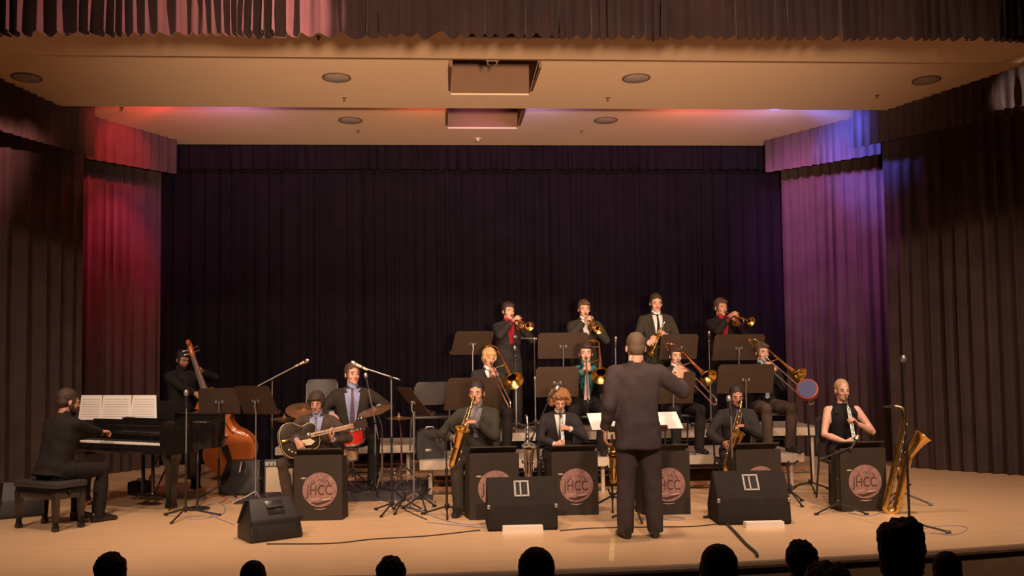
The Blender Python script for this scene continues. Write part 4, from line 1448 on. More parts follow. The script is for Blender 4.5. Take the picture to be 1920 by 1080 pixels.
def wedge(x, y, rz, w, h, d, label, kind='wood', block=False, z=0.0):
    """floor monitor: its back faces -Y, grille slopes up towards +Y... seen from behind."""
    t = thing('stage_monitor', label, 'speaker', place(x, y, z, rz), 'floor monitor speakers')
    m = M_tolex if kind == 'wood' else M_blackplastic
    pf = [(-d / 2, 0.02), (-d / 2 + 0.03, h * 0.50), (-d / 2 + d * 0.42, h), (-d / 2 + d * 0.52, h), (d / 2, h * 0.30), (d / 2 - 0.02, 0.0), (-d / 2 + 0.02, 0.0)]
    tmp = bmesh.new()
    a = [tmp.verts.new((-w / 2, yy, zz)) for yy, zz in pf]
    b = [tmp.verts.new((w / 2, yy, zz)) for yy, zz in pf]
    n = len(pf)
    tmp.faces.new(a); tmp.faces.new(b[::-1])
    for i in range(n):
        tmp.faces.new((a[i], b[i], b[(i + 1) % n], a[(i + 1) % n]))
    bmesh.ops.recalc_face_normals(tmp, faces=tmp.faces[:])
    if kind != 'wood':   # taper the ends
        for v in tmp.verts:
            sg = 1 if v.co.x > 0 else -1
            v.co.x = sg * (w / 2 - 0.05 * (v.co.z / h) ** 1.5 - (0.03 if v.co.y > 0 else 0))
    bmesh.ops.bevel(tmp, geom=tmp.edges[:], offset=0.014, segments=3, profile=0.5, affect='EDGES')
    mb = MB(); mb.merge(tmp)
    obj('cabinet', mb, m, t)
    # frame for the upper slope
    p0, p1 = V((0, pf[1][0], pf[1][1])), V((0, pf[2][0], pf[2][1]))
    dv = (p1 - p0).normalized()
    nv = V((0, -dv.z, dv.y))
    mid = p0.lerp(p1, 0.58)
    Rr = Matrix(((1, 0, 0), (0, dv.y, nv.y), (0, dv.z, nv.z)))
    L = (p1 - p0).length
    if kind == 'wood':
        hw, hh = w * 0.19, L * 0.52
        fr = MB()
        for sx, sy, bx, by in ((0, hh / 2, hw, 0.016), (0, -hh / 2, hw, 0.016), (-hw / 2, 0, 0.016, hh + 0.016), (hw / 2, 0, 0.016, hh + 0.016), (-hw * 0.08, 0, 0.014, hh)):
            fr.box(mid + Rr @ V((sx, sy, 0.003)), (bx, by, 0.008), rot=Rr)
        obj('handle_frame', fr, M_steel, t, smooth=False)
        obj('handle_cup', MB().box(mid + Rr @ V((0, 0, 0.0005)), (hw - 0.01, hh - 0.01, 0.004), rot=Rr), M_ebony, t)
    elif kind == 'plastic':
        obj('handle_cup', MB().box(mid + Rr @ V((0.02, -0.01, 0.001)), (w * 0.32, L * 0.62, 0.006), rot=Rr, bevel=0.002), M_ebony, t)
        obj('handle_bar', MB().box(mid + Rr @ V((0.02, -L * 0.05, 0.012)), (w * 0.30, 0.022, 0.018), rot=Rr, bevel=0.006), M_blackplastic, t)
        for i, xx in enumerate((-0.12, -0.05, 0.03, 0.08)):
            obj('socket', MB().lathe([(0.014, 0), (0.014, 0.008), (0.009, 0.009)], Matrix.Translation((xx * w / 0.5, -d / 2 + 0.013, h * 0.22)) @ Matrix.Rotation(PI / 2, 4, 'X'), 14), M_steel if i in (1, 3) else M_ebony, t)
        obj('connector_plate', MB().box((0, -d / 2 + 0.010, h * 0.24), (w * 0.72, 0.014, h * 0.28), bevel=0.003), M_grille, t)
    else:
        obj('handle_cup', MB().box(mid + Rr @ V((0.02, 0, 0.001)), (w * 0.15, L * 0.6, 0.006), rot=Rr, bevel=0.002), M_ebony, t)
        obj('handle_bar', MB().box(mid + Rr @ V((-0.02, 0, 0.008)), (0.02, L * 0.6, 0.014), rot=Rr, bevel=0.004), M_steel, t)
    g0, g1 = V((0, pf[3][0], pf[3][1])), V((0, pf[4][0], pf[4][1]))
    dv = (g1 - g0).normalized(); nv = V((0, -dv.z, dv.y)) * -1
    Rr = Matrix(((1, 0, 0), (0, dv.y, nv.y), (0, dv.z, nv.z)))
    obj('grille', MB().box(g0.lerp(g1, 0.5) + nv * 0.0 + V((0, 0.003, 0.004)), (w * 0.86, (g1 - g0).length * 0.86, 0.01), rot=Rr), M_grille, t)
    for sx in (-1, 1):
        obj('corner_guard', MB().box((sx * (w / 2 - 0.012), -d / 2 + 0.028, h * 0.47), (0.03, 0.03, 0.04), bevel=0.008), M_steel if kind == 'wood' else m, t)
    return t


def tripod(t, h, m, spread=0.30, n=3, a0=20, hub=0.10, r=0.009):
    for i in range(n):
        a = R_(a0 + 360 / n * i)
        lg = obj('leg', MB().tube([(0, 0, hub), (math.cos(a) * spread, math.sin(a) * spread, 0.012)], r, n=8), m, t)
        obj('foot', MB().tube([(math.cos(a) * (spread - 0.03), math.sin(a) * (spread - 0.03), 0.014), (math.cos(a) * (spread + 0.015), math.sin(a) * (spread + 0.015), 0.012)], r * 1.35, n=8), M_ebony, lg)
    obj('hub', MB().lathe([(0.014, hub - 0.03), (0.024, hub - 0.015), (0.024, hub + 0.02), (0.014, hub + 0.03)], n=12), m, t)


def microphone(M, t, m=None, head=None):
    """mic with its head at the origin pointing along local +Z."""
    me = MB().lathe([(0.008, -0.17), (0.012, -0.165), (0.016, -0.04), (0.022, -0.035)], n=14).mesh('microphone'); me.transform(M)
    o = obj('microphone', me, m or M_blackmetal, t)
    me = MB().lathe([(0.020, -0.035), (0.026, -0.02), (0.026, 0.0), (0.018, 0.02), (0.003, 0.027)], n=14).mesh('mic_grille'); me.transform(M)
    obj('mic_grille', me, head or M_steel, o)
    return o


def mic_stand(x, y, z, h, label, boom=None, boomback=None, micdir=(0, -0.3, 1), m=None, poleM=None, a0=20, spread=0.28, head=None, micm=None, base='tripod', name='microphone_stand'):
    """pole height h; boom: offset of the mic end from the pole top (world axes); micdir the way the mic head points."""
    m = m or M_blackmetal
    t = thing(name, label, 'microphone stand', place(x, y, z), 'microphone stands')
    obj('lower_pole', MB().tube([(0, 0, 0.06), (0, 0, h * 0.55)], 0.0115, n=10), m, t)
    obj('upper_pole', MB().tube([(0, 0, h * 0.5), (0, 0, h)], 0.0078, n=8), poleM or m, t)
    obj('clutch', MB().lathe([(0.013, h * 0.52), (0.017, h * 0.53), (0.017, h * 0.57), (0.013, h * 0.58)], n=12), m, t)
    if base == 'tripod':
        tripod(t, h, m, spread=spread, a0=a0)
    else:
        obj('round_base', MB().lathe([(0.13, 0), (0.13, 0.014), (0.10, 0.022), (0.02, 0.03), (0.012, 0.06)], n=28), m, t)
    top = V((0, 0, h))
    end = top
    if boom is not None:
        b = V(boom)
        bk = V(boomback) if boomback is not None else -b.normalized() * 0.2
        obj('boom_arm', MB().tube([top + bk, top + b], 0.0078, n=8), poleM or m, t)
        obj('boom_weight', MB().tube([top + bk * 1.0, top + bk * 0.75], 0.014, n=10), m, t)
        obj('boom_clamp', MB().ell(top, (0.022, 0.02, 0.022), n=10), m, t)
        end = top + b
    md = V(micdir).normalized()
    q = md.to_track_quat('Z', 'Y').to_matrix().to_4x4()
    microphone(Matrix.Translation(end + md * 0.12) @ q, t, micm, head)
    obj('mic_clip', MB().ell(end + md * 0.01, (0.016, 0.016, 0.018), n=8), m, t)
    return t


def cable(pts, label, m=None, r=0.0055, group='cables on the stage floor'):
    P = [V((a, b, c if len(q) == 3 else r)) for q in pts for a, b, c in [q if len(q) == 3 else (*q, r)]]
    o = obj('floor_cable', MB().tube(spline(P, 7), r, n=6), m or M_cable)
    return tag(o, label, 'cable', group)

# ------------------------------------------------------------------ placing
def person_at(px, py, Z, floor, rot, s0=1.0, smin=0.86, smax=1.16, **kw):
    tgt = W(px, py, Z)
    s = s0
    seat = kw.get('seat', 0.45) if kw.get('sit', True) else 0.0
    for _ in range(6):
        q = Person(s=s, **kw)
        s *= (tgt.z - floor - seat) / max(0.2, q.top.z - seat)
        s = max(smin, min(smax, s))
    q = Person(s=s, **kw)
    Rz = Matrix.Rotation(R_(rot), 3, 'Z')
    off = Rz @ V((q.top.x, q.top.y, 0))
    M = place(tgt.x - off.x, tgt.y - off.y, floor, R_(rot))
    q.M = M
    q.Mi = M.inverted()
    return q, M


def wl(q, px, py, Z):        # a picture point at depth Z in the person's frame
    return q.Mi @ W(px, py, Z)


def chair_under(q, M, label, **k):
    p = M @ V((0, q.P.y - 0.03, 0))
    return chair(p.x, p.y, p.z, M.to_euler().z, label, **k)


tie_red = cloth('dark_red_tie', (0.30, 0.012, 0.02))
shirt_red = cloth('red_shirt', (0.36, 0.02, 0.03))
shirt_blue = cloth('light_blue_shirt', (0.27, 0.30, 0.50))
shirt_teal = cloth('teal_shirt', (0.02, 0.22, 0.22))
shirt_grey = cloth('grey_shirt', (0.15, 0.14, 0.16))
tie_black = cloth('black_tie', (0.02, 0.018, 0.02))
tie_grey = cloth('grey_tie', (0.16, 0.14, 0.15))
tie_pink = cloth('pale_pink_tie', (0.60, 0.42, 0.40))
tie_dots = mat('patterned_dark_tie', (0.10, 0.05, 0.09, 1), 0.7, var=0.9, nscale=70)
tie_blue = cloth('blue_tie', (0.07, 0.07, 0.30))
tie_ice = mat('pale_blue_patterned_tie', (0.40, 0.48, 0.52, 1), 0.7, var=0.6, nscale=60)
shirt_aqua = cloth('aqua_shirt', (0.25, 0.42, 0.48))


# ---- trumpets (standing on the rear decks)
def trumpeter(px, py, rot, d, lab, tlab, sk, jk, hair, shirt, tie, Z=13.75, **kw):
    q, M = person_at(px, py, Z, 0.6, rot, sit=False, **kw)
    T = aim(q.mouth, d)
    trumpet(M @ T, tlab)
    g = T @ V((0.018, -0.20, -0.05))
    q.hand('L', g, V((-0.35, -0.5, 0.75)), V((-1, -0.1, -0.1)), (0.9, 0.1, -1), 'grip')
    g = T @ V((-0.022, -0.20, 0.015))
    q.hand('R', g, V((0.45, -0.7, 0.45)), V((0.9, 0.1, -0.5)), (-0.9, 0.1, -1), 'hold')
    q.build(M, lab, sk, jk, jk, shirt, tie, hair, seed=px * 0.01)
    return q, M


trumpeter(953, 565, 12, (0.18, -0.93, -0.33), 'trumpet player with dark hair, red shirt and dark suit, standing highest on the left', 'brass trumpet played by the red-shirted standing player on the left',
          K_light, J_char, ('side', H_dark), shirt_red, tie_red, hyaw=10, hp=4)
trumpeter(1095, 561, 4, (0.10, -0.88, -0.46), 'trumpet player with bushy brown hair and dark suit, standing second from the left', 'brass trumpet pointed down by the bushy-haired standing player',
          K_light, J_olive, ('side', H_brown), M_whiteshirt, None, hp=6)
trumpeter(1351, 558, 10, (0.26, -0.90, -0.30), 'trumpet player with brown hair and dark red shirt, standing at the far right', 'brass trumpet played by the rightmost standing player',
          K_warm, J_black, ('side', H_brown), shirt_red, tie_red, hyaw=8, hp=4)
# third: resting, trumpet held at the chest
q, M = person_at(1230, 549, 13.75, 0.6, 0, sit=False, hp=10)
T = aim(wl(q, 1246, 604, 13.42), (-0.46, -0.28, -0.84), up=(0.3, -1, 0.2))
trumpet(M @ T, 'brass trumpet held down against the chest of the tall player with the white shirt')
q.hand('L', T @ V((0.02, -0.16, -0.03)), (-0.7, -0.3, 0.4), (-0.5, 0.8, 0), (0.9, 0.3, -0.8), 'grip')
q.hand('R', T @ V((-0.01, -0.27, -0.04)), (0.6, -0.3, 0.5), (0.4, 0.9, 0), (-0.9, 0.3, -0.8), 'grip')
q.build(M, 'tall short-haired trumpet player in white shirt and black tie, looking down, trumpet at rest', K_light, J_olive, J_black, M_whiteshirt, tie_black, ('short', H_dark), vw=0.062, vlen=0.36, seed=3)


# ---- trombones (seated on the front decks)
def tromb(px, py, rot, d, lab, tlab, clab, sk, jk, hair, shirt, tie, Z=12.35, ext=0.0, tr=None, **kw):
    bk = {k: kw.pop(k) for k in ('vw', 'vlen', 'tiew') if k in kw}
    q, M = person_at(px, py, Z, 0.4, rot, sit=True, **kw)
    T = aim(q.mouth, d)
    trombone(M @ T, tlab, ext)
    q.hand('L', T @ V((0.012, -0.085, -0.05)), V((-0.2, -0.5, 0.85)), V((-1, -0.2, 0.0)), (0.9, 0.1, -1), 'grip')
    q.hand('R', T @ V((-0.005, -0.17 - ext, -0.05)), V((0.3, -0.6, 0.6)), V((0.8, -0.5, -0.2)), (-0.9, 0.1, -1), 'grip')
    q.build(M, lab, sk, jk, tr or J_black, shirt, tie, hair, seed=px * 0.013, **bk)
    chair_under(q, M, clab)
    return q, M


tromb(919, 652, 8, (0.10, -0.84, -0.53), 'blond trombone player in a grey suit seated on the riser at the left', 'trombone raised by the blond player on the left', 'chair under the blond trombone player',
      K_warm, J_char, ('mop', H_blond), M_whiteshirt, tie_grey, hyaw=8, hroll=6, hp=6)
tromb(1098, 641, -6, (-0.02, -0.84, -0.52), 'trombone player in a teal shirt with a pale pink tie, seated on the riser', 'trombone played by the teal-shirted player', 'chair under the teal-shirted trombone player',
      K_light, J_black, ('side', H_dark), shirt_teal, tie_pink, hp=4, vw=0.12, vlen=0.42, tiew=0.036)
tromb(1266, 648, 8, (0.22, -0.82, -0.53), 'trombone player half hidden by the raised hand of the conductor', 'trombone beyond the raised hand of the conductor', 'chair under the trombone player beyond the conductor',
      K_light, J_char, ('side', H_dark), M_whiteshirt, tie_grey, hp=4)
tromb(1428, 641, 10, (0.30, -0.76, -0.58), 'brown-haired trombone player with pale blue tie at the right end of the riser', 'trombone of the rightmost seated riser player', 'chair under the rightmost trombone player',
      K_light, J_black, ('side', H_brown), shirt_aqua, tie_ice, hp=2, vw=0.075, vlen=0.42, tr=J_tan)


# ---- saxophones (front row)
def saxman(px, py, Z, rot, lab, clab, sk, jk, hair, shirt, tie, phi, L, k, slab, mdir=0, legs=None, pitch=-6, **kw):
    q, M = person_at(px, py, Z, 0.0, rot, sit=True, **kw)
    T = Matrix.Translation(q.mouth) @ Matrix.Rotation(R_(mdir), 4, 'Z') @ Matrix.Rotation(R_(phi), 4, 'Y') @ Matrix.Rotation(R_(pitch), 4, 'X')
    saxophone(M @ T, slab, L, k)
    q.hand('L', T @ V((0.012, -0.175 * k, -L * 0.40)), V((-0.75, -0.5, 0.1)), V((-0.4, -0.2, -0.1)), (0.9, 0.2, -0.9), 'grip')
    q.hand('R', T @ V((-0.03, -0.155 * k, -L * 0.72)), V((0.25, -0.75, -0.35)), V((0.9, 0.2, 0)), (-0.9, 0.35, -0.5), 'grip')
    if legs:
        q.legs = legs
    q.build(M, lab, sk, jk, jk, shirt, tie, hair, seed=px * 0.017)
    chair_under(q, M, clab)
    return q, M


saxman(893, 712, 10.55, -8, 'saxophone player in a dark olive suit seated at the left of the front row', 'chair under the saxophone player at the left of the front row', K_warm, J_olive, ('short', H_black), shirt_grey, tie_grey,
       17, 0.64, 1.0, 'golden tenor saxophone held by the olive-suited player', hyaw=-6, hp=6)
saxman(1381, 722, 10.85, -8, 'dark-haired saxophone player in a black suit and blue tie, behind the right monitor', 'chair under the saxophone player with the blue tie', K_tan, J_char, ('short', H_black), tie_black, tie_blue,
       15, 0.66, 1.0, 'golden tenor saxophone held by the player with the blue tie', hyaw=4, hp=12, lean=10)
# curly-haired player with a clarinet
q, M = person_at(1050, 733, 10.85, 0, 0, sit=True, hp=22, lean=14, hunch=14)
T = Matrix.Translation(q.mouth) @ Matrix.Rotation(R_(-24), 4, 'X')
clarinet(M @ T, 'grey metallic clarinet held by the curly-haired player', 0.60, M_steel, M_silver)
q.hand('L', T @ V((0.014, -0.012, -0.22)), (-0.75, -0.4, 0.25), (-0.5, -0.1, 0), (0.9, 0.2, -0.8), 'grip')
q.hand('R', T @ V((-0.014, -0.012, -0.40)), (0.75, -0.4, 0.0), (0.5, -0.1, 0), (-0.9, 0.2, -0.6), 'grip')
q.build(M, 'person with a big curly brown afro, black suit and white shirt, seated', K_warm, J_char, J_black, M_whiteshirt, tie_grey, ('curly', H_gingery), vw=0.062, vlen=0.34, seed=4)
chair_under(q, M, 'chair under the curly-haired player')
# woman
q, M = person_at(1578, 709, 10.8, 0, -4, sit=True, head='f', hp=4, wide=0.92, hyaw=4)
T = Matrix.Translation(q.mouth) @ Matrix.Rotation(R_(-2), 4, 'Y') @ Matrix.Rotation(R_(-20), 4, 'X')
clarinet(M @ T, 'straight silver and dark soprano instrument held upright by the seated woman', 0.62, M_steel, M_silver, name='soprano_saxophone', cat='saxophone')
q.hand('L', T @ V((0.014, -0.012, -0.27)), (-0.6, -0.3, 0.6), (-0.5, -0.1, 0), (0.9, 0.1, -0.9), 'grip')
q.hand('R', T @ V((-0.014, -0.012, -0.50)), (0.75, -0.45, -0.1), (0.5, -0.1, 0), (-0.9, 0.2, -0.7), 'grip')
J_dress = suit('black_dress', (0.016, 0.014, 0.016))
q.build(M, 'woman with pulled-back fair hair in a sleeveless black outfit, seated at the right', K_light, J_dress, J_dress, dress=True, hair=('pulled', H_fair), seed=5)
chair_under(q, M, 'chair under the woman in the black dress')

# ---- guitarist
q, M = person_at(593, 734, 10.75, 0, -6, sit=True, hp=14, lean=14, hunch=8, legs={'R': ((-0.30, -0.42, 0.50), (-0.24, -0.34, 0.085)), 'L': ((0.34, -0.40, 0.50), (0.27, -0.32, 0.085))})
gp = wl(q, 562, 822, 10.46)
T = Matrix.Translation(gp) @ Matrix.Rotation(R_(30), 4, 'Z') @ Matrix.Rotation(R_(-10), 4, 'Y') @ Matrix.Rotation(R_(-10), 4, 'X') @ Matrix.Scale(0.9, 4)
guitar(M @ T, 'dark archtop guitar with cream pickguard in the lap of the guitarist')
q.hand('L', T @ V((0.36, -0.03, -0.022)), (-0.35, -0.35, 0.8), (-0.1, -0.2, 1), (0.9, 0.2, -0.9), 'cup')
q.hand('R', T @ V((-0.03, -0.085, -0.10)), (0.50, -0.05, -0.80), (0.05, 1, 0), (-1, -0.8, 0.25), 'relax')
q.build(M, 'guitarist with a dark mop of hair and a brown jacket, bent over his guitar', K_warm, J_tan, J_tan, shirt_blue, tie_grey, ('mop', H_dark), vw=0.075, vlen=0.34, seed=6)
chair_under(q, M, 'chair under the guitarist')

# ---- drummer
q, M = person_at(660, 679, 12.55, 0, 4, sit=True, seat=0.54, hyaw=22, hp=0, legs={'R': ((-0.28, -0.36, 0.58), (-0.26, -0.42, 0.085)), 'L': ((0.26, -0.36, 0.58), (0.24, -0.42, 0.085))})
q.hand('L', (0.34, -0.30, 0.93), (0.25, -0.9, -0.15), (0, 0, -1), (0.9, 0.3, -0.6), 'grip')
q.hand('R', (-0.22, -0.42, 0.86), (0.2, -0.9, -0.2), (0, 0, -1), (-0.9, 0.3, -0.6), 'grip')
q.build(M, 'drummer with short brown hair, dark jacket, light blue shirt and patterned tie', K_light, J_brown, J_black, shirt_blue, tie_dots, ('short', H_brown), vw=0.085, vlen=0.46, seed=7, tiew=0.032)
for nm, a, b in (('drumstick in the hand beside the ride cymbal', (0.30, -0.30, 0.915), (0.42, -0.66, 0.98)), ('drumstick over the red tom', (-0.24, -0.44, 0.84), (-0.10, -0.80, 0.80))):
    o = thing('drumstick', nm, 'drumstick', M @ Matrix.Translation(a), 'drumsticks')
    dd = V(b) - V(a)
    obj('stick', MB().tube([(0, 0, 0), dd * 0.85, dd * 0.97, dd], [0.008, 0.006, 0.004, 0.007], n=8), M_maplebare, o)
p0 = M @ V((0, 0.02, 0))
t = thing('drum_throne', 'round padded drum stool under the drummer', 'stool', p0)
obj('seat', MB().lathe([(0.13, 0.47), (0.165, 0.48), (0.17, 0.52), (0.14, 0.54), (0.01, 0.545)], n=28), M_chairpad, t)
obj('post', MB().tube([(0, 0, 0.1), (0, 0, 0.47)], 0.014, n=10), M_chrome, t)
tripod(t, 0.5, M_chrome, spread=0.24, hub=0.2, a0=50)

# ---- double bass and bassist
q, M = person_at(345, 656, 13.35, 0, 28, sit=False, hyaw=12, hp=16, lean=6)
e0 = G(453, 899)
e1 = W(356, 640, 13.2)
ax = (e1 - e0).normalized()
yv = -V((-0.10, -1, 0.0)); yv = (yv - ax * yv.dot(ax)).normalized()
xv = yv.cross(ax)
BM = Matrix(((xv.x, yv.x, ax.x, e0.x), (xv.y, yv.y, ax.y, e0.y), (xv.z, yv.z, ax.z, e0.z), (0, 0, 0, 1))) @ Matrix.Scale((e1 - e0).length / 1.885, 4)
double_bass(BM, 'orange-brown double bass leaning to the left, half hidden behind the piano and stands')
up = q.Mi @ (BM @ V((0.0, -0.06, 1.50)))
q.hand('L', up, (-0.6, -0.4, 0.3), (-0.4, -0.8, 0.0), (0.8, 0.3, -0.3), 'grip')
lo = q.Mi @ (BM @ V((0.0, -0.22, 1.12)))
q.hand('R', lo, (0.7, -0.2, -0.5), (0.1, 1, 0), (-0.8, 0.2, -0.5), 'relax')
q.build(M, 'bearded double bass player in black, standing behind the piano with head bowed', K_tan, J_black, J_black, tie_black, None, ('side', H_black), beard=H_black, seed=8)

# ---- conductor
q, M = person_at(1191, 622, 8.93, 0, 180, sit=False, wide=1.08, head='b', hp=4, neck=-0.008, legs={'L': ((0.105, -0.035, 0.50), (0.125, 0.0, 0.085)), 'R': ((-0.125, -0.035, 0.50), (-0.135, 0.0, 0.085))}, lean=2, smax=1.1)
q.hand('R', wl(q, 1272, 700, 9.28), (-0.12, -0.25, 1.0), (0.3, -1, 0.2), (-0.9, 0.3, -0.9), 'relax')
q.hand('L', wl(q, 1139, 822, 8.95), (0.02, -0.1, -1), (-1, 0, 0), (0.15, 1, 0.0), 'relax')
q.build(M, 'grey-haired conductor in a plum-grey suit, back to the audience, one hand raised', K_warm, J_cond, J_cond, M_whiteshirt, None, ('short', H_grey), seed=9, cup_=0.022, hem=0.19, vw=0.05, bulk=1.14)
CONDM = M

# ---- piano, turned so that its keyboard runs towards the right front
PA = R_(-33)
cx_ = G(321, 963)
loc = V((0.66, 0.14, 0))
Rz = Matrix.Rotation(PA, 3, 'Z')
po = V((cx_.x, cx_.y, 0)) - Rz @ loc
PM = place(po.x, po.y, 0, PA)
t = thing('grand_piano', 'black grand piano at the left, keyboard lid open', 'piano', PM)
ol = [(-0.74, 0.0), (0.74, 0.0), (0.74, 0.42), (0.73, 0.75), (0.62, 0.94), (0.45, 1.08), (0.30, 1.22), (0.14, 1.40), (-0.04, 1.54), (-0.28, 1.60), (-0.55, 1.55), (-0.72, 1.38), (-0.74, 1.1)]
olp = [V((x, y, 0)) for x, y in ol]
cur = [V(p) for p in olp[:3]] + spline(olp[2:11], 4)[1:] + [V(p) for p in olp[11:]]


def slab(pts, z0, z1, ymin=None):
    r0 = [V((p.x, max(p.y, ymin) if ymin is not None else p.y, z0)) for p in pts]
    return [r0, [V((p.x, p.y, z1)) for p in r0]]


obj('case', MB().rings(slab(cur, 0.63, 0.94, 0.30)), M_blackgloss, t, ang=30)
lidp = [V((p.x * 1.012, p.y + (0.01 if p.y > 1 else 0), 0)) for p in cur]
obj('lid', MB().rings(slab(lidp, 0.958, 0.976, 0.62)), M_blackgloss, t, ang=30)
obj('lid_front_flap', MB().box((0, 0.80, 0.986), (1.46, 0.34, 0.016), bevel=0.004), M_blackgloss, t)
obj('rim', MB().rings(slab(cur, 0.94, 0.957, 0.42)), M_blackgloss, t, ang=30)
obj('key_bed', MB().box((0, 0.16, 0.645), (1.44, 0.34, 0.07), bevel=0.006), M_blackgloss, t)
for sx in (-1, 1):
    obj('cheek', MB().prism([(-0.05, 0.61), (0.05, 0.61), (0.05, 0.86), (-0.05, 0.86)], 0.0, 0.44, Matrix.Translation((sx * 0.69, 0, 0))), M_blackgloss, t)
    obj('cheek_block', MB().box((sx * 0.63, 0.13, 0.705), (0.05, 0.16, 0.05), bevel=0.006), M_blackgloss, t)
obj('key_slip', MB().box((0, 0.012, 0.68), (1.30, 0.022, 0.05), bevel=0.003), M_blackgloss, t)
obj('fallboard', MB().box((0, 0.285, 0.80), (1.28, 0.03, 0.17), rot=Matrix.Rotation(0.18, 3, 'X'), bevel=0.006), M_blackgloss, t)
kb = bpy.data.objects.new('keyboard', None); col.objects.link(kb); kb.parent = t
kw_ = 1.226 / 52
wm = MB().box((0, 0.10, 0.712), (kw_ - 0.0012, 0.15, 0.022), bevel=0.0015, seg=1).mesh('white_key')
wm.materials.append(M_ivory)
bm_ = MB().box((0, 0.135, 0.727), (0.011, 0.095, 0.02), bevel=0.002, seg=1).mesh('black_key')
bm_.materials.append(M_ebony)
for i in range(52):
    o = bpy.data.objects.new('white_key', wm); col.objects.link(o); o.parent = kb; o.location.x = -0.613 + kw_ * (i + 0.5)
    if i < 51 and (i % 7) in (0, 2, 3, 5, 6):
        o = bpy.data.objects.new('black_key', bm_); col.objects.link(o); o.parent = kb; o.location.x = -0.613 + kw_ * (i + 1)
for lx, ly in ((0.66, 0.14), (-0.66, 0.14), (-0.28, 1.38)):
    lg = obj('leg', MB().rings([[V((lx + sx * a, ly + sy * a, z)) for sx, sy in ((-1, -1), (1, -1), (1, 1), (-1, 1))] for z, a in ((0.64, 0.075), (0.56, 0.07), (0.50, 0.052), (0.12, 0.036), (0.08, 0.045), (0.055, 0.045))]), M_blackgloss, t, ang=20)
    obj('caster', MB().lathe([(0.026, -0.014), (0.030, -0.01), (0.030, 0.01), (0.026, 0.014)], Matrix.Translation((lx, ly, 0.031)) @ Matrix.Rotation(PI / 2, 4, 'Y'), 14), M_brass, lg)
ly = bpy.data.objects.new('pedal_lyre', None); col.objects.link(ly); ly.parent = t
for sx in (-1, 1):
    obj('lyre_post', MB().tube([(sx * 0.075, 0.42, 0.63), (sx * 0.075, 0.42, 0.14)], 0.02, n=10), M_blackgloss, ly)
    obj('lyre_brace', MB().tube([(sx * 0.10, 0.72, 0.63), (sx * 0.08, 0.44, 0.13)], 0.009, n=8), M_blackgloss, ly)
obj('lyre_box', MB().box((0, 0.42, 0.105), (0.26, 0.12, 0.07), bevel=0.008), M_blackgloss, ly)
for i in (-1, 0, 1):
    obj('pedal', MB().box((i * 0.06, 0.32, 0.085), (0.024, 0.10, 0.010), bevel=0.004), M_brass, ly)
obj('music_desk', MB().box((0.06, 0.40, 1.045), (0.74, 0.012, 0.20), rot=Matrix.Rotation(-0.22, 3, 'X'), bevel=0.004), M_blackgloss, t)
obj('desk_ledge', MB().box((0.06, 0.38, 0.95), (0.80, 0.06, 0.014), bevel=0.003), M_blackgloss, t)
# sheets on the desk
sheets = ((148, 188, 'white music page nearest the pianist'), (189, 243, 'white music page in the middle of the piano desk'), (244, 293, 'white music page at the right end of the piano desk'))
pz0, pz1 = None, None
n_ = Rz @ V((0, 1, 0))
for i, (x0, x1, lab) in enumerate(sheets):
    def hit(px, py, dy=0.0):
        d = ray(px, py)
        base = PM @ V((0, 0.372 + dy, 0))
        tt = n_.dot(base - CAM) / n_.dot(d)
        return CAM + d * tt
    a, b = hit(x0 - 1, 787), hit(x1 + 1, 787)
    c, d_ = hit(x1 + (4 if i < 2 else 0), 741, 0.045), hit(x0 + (5 if i else 5), 741, 0.045)
    nn = -n_ * 0.002
    mb = MB()
    mb.rings([[a, b, c, d_], [p + nn * 1.0 for p in (a, b, c, d_)]])
    o = obj('sheet_music', mb, M_paper, smooth=False)
    tag(o, lab, 'sheet music', 'pages on the piano desk')
    for k in range(8):
        f = 0.12 + 0.1 * k
        p_, q_ = a.lerp(d_, f).lerp(b.lerp(c, f), 0.08), a.lerp(d_, f).lerp(b.lerp(c, f), 0.92)
        obj('stave', MB().rings([[p_ + nn * 1.3, q_ + nn * 1.3, q_ + nn * 1.3 + V((0, 0, 0.004)), p_ + nn * 1.3 + V((0, 0, 0.004))], [p_ + nn * 1.6, q_ + nn * 1.6, q_ + nn * 1.6 + V((0, 0, 0.004)), p_ + nn * 1.6 + V((0, 0, 0.004))]]), M_staff, o, smooth=False)

# ---- pianist and bench
PR = 180 - 33
q, M = person_at(131, 727, 9.95, 0, PR, sit=True, lean=14, hp=10, hyaw=-14, hunch=10, wide=1.06)
kh = q.Mi @ (PM @ V((-0.02, 0.08, 0.76)))
q.hand('R', kh, (0.05, -1, -0.05), (0, 0, -1), (-0.8, 0.3, -0.6), 'key')
kh = q.Mi @ (PM @ V((-0.48, 0.08, 0.76)))
q.hand('L', kh, (-0.05, -1, -0.05), (0, 0, -1), (0.8, 0.3, -0.6), 'key')
q.build(M, 'bearded pianist in a black jacket, seen from behind on the piano bench', K_warm, J_black, J_black, tie_black, None, ('short', H_dark), beard=H_dark, seed=10)
bc = M @ V((0, q.P.y + 0.02, 0))
t = thing('piano_bench', 'black tufted piano bench with square legs', 'bench', place(bc.x, bc.y, 0, PA))
obj('seat', MB().box((0, 0, 0.425), (0.62, 0.36, 0.06), bevel=0.02), M_chairpad, t)
obj('apron', MB().box((0, 0, 0.345), (0.58, 0.33, 0.10), bevel=0.006), M_blackgloss, t)
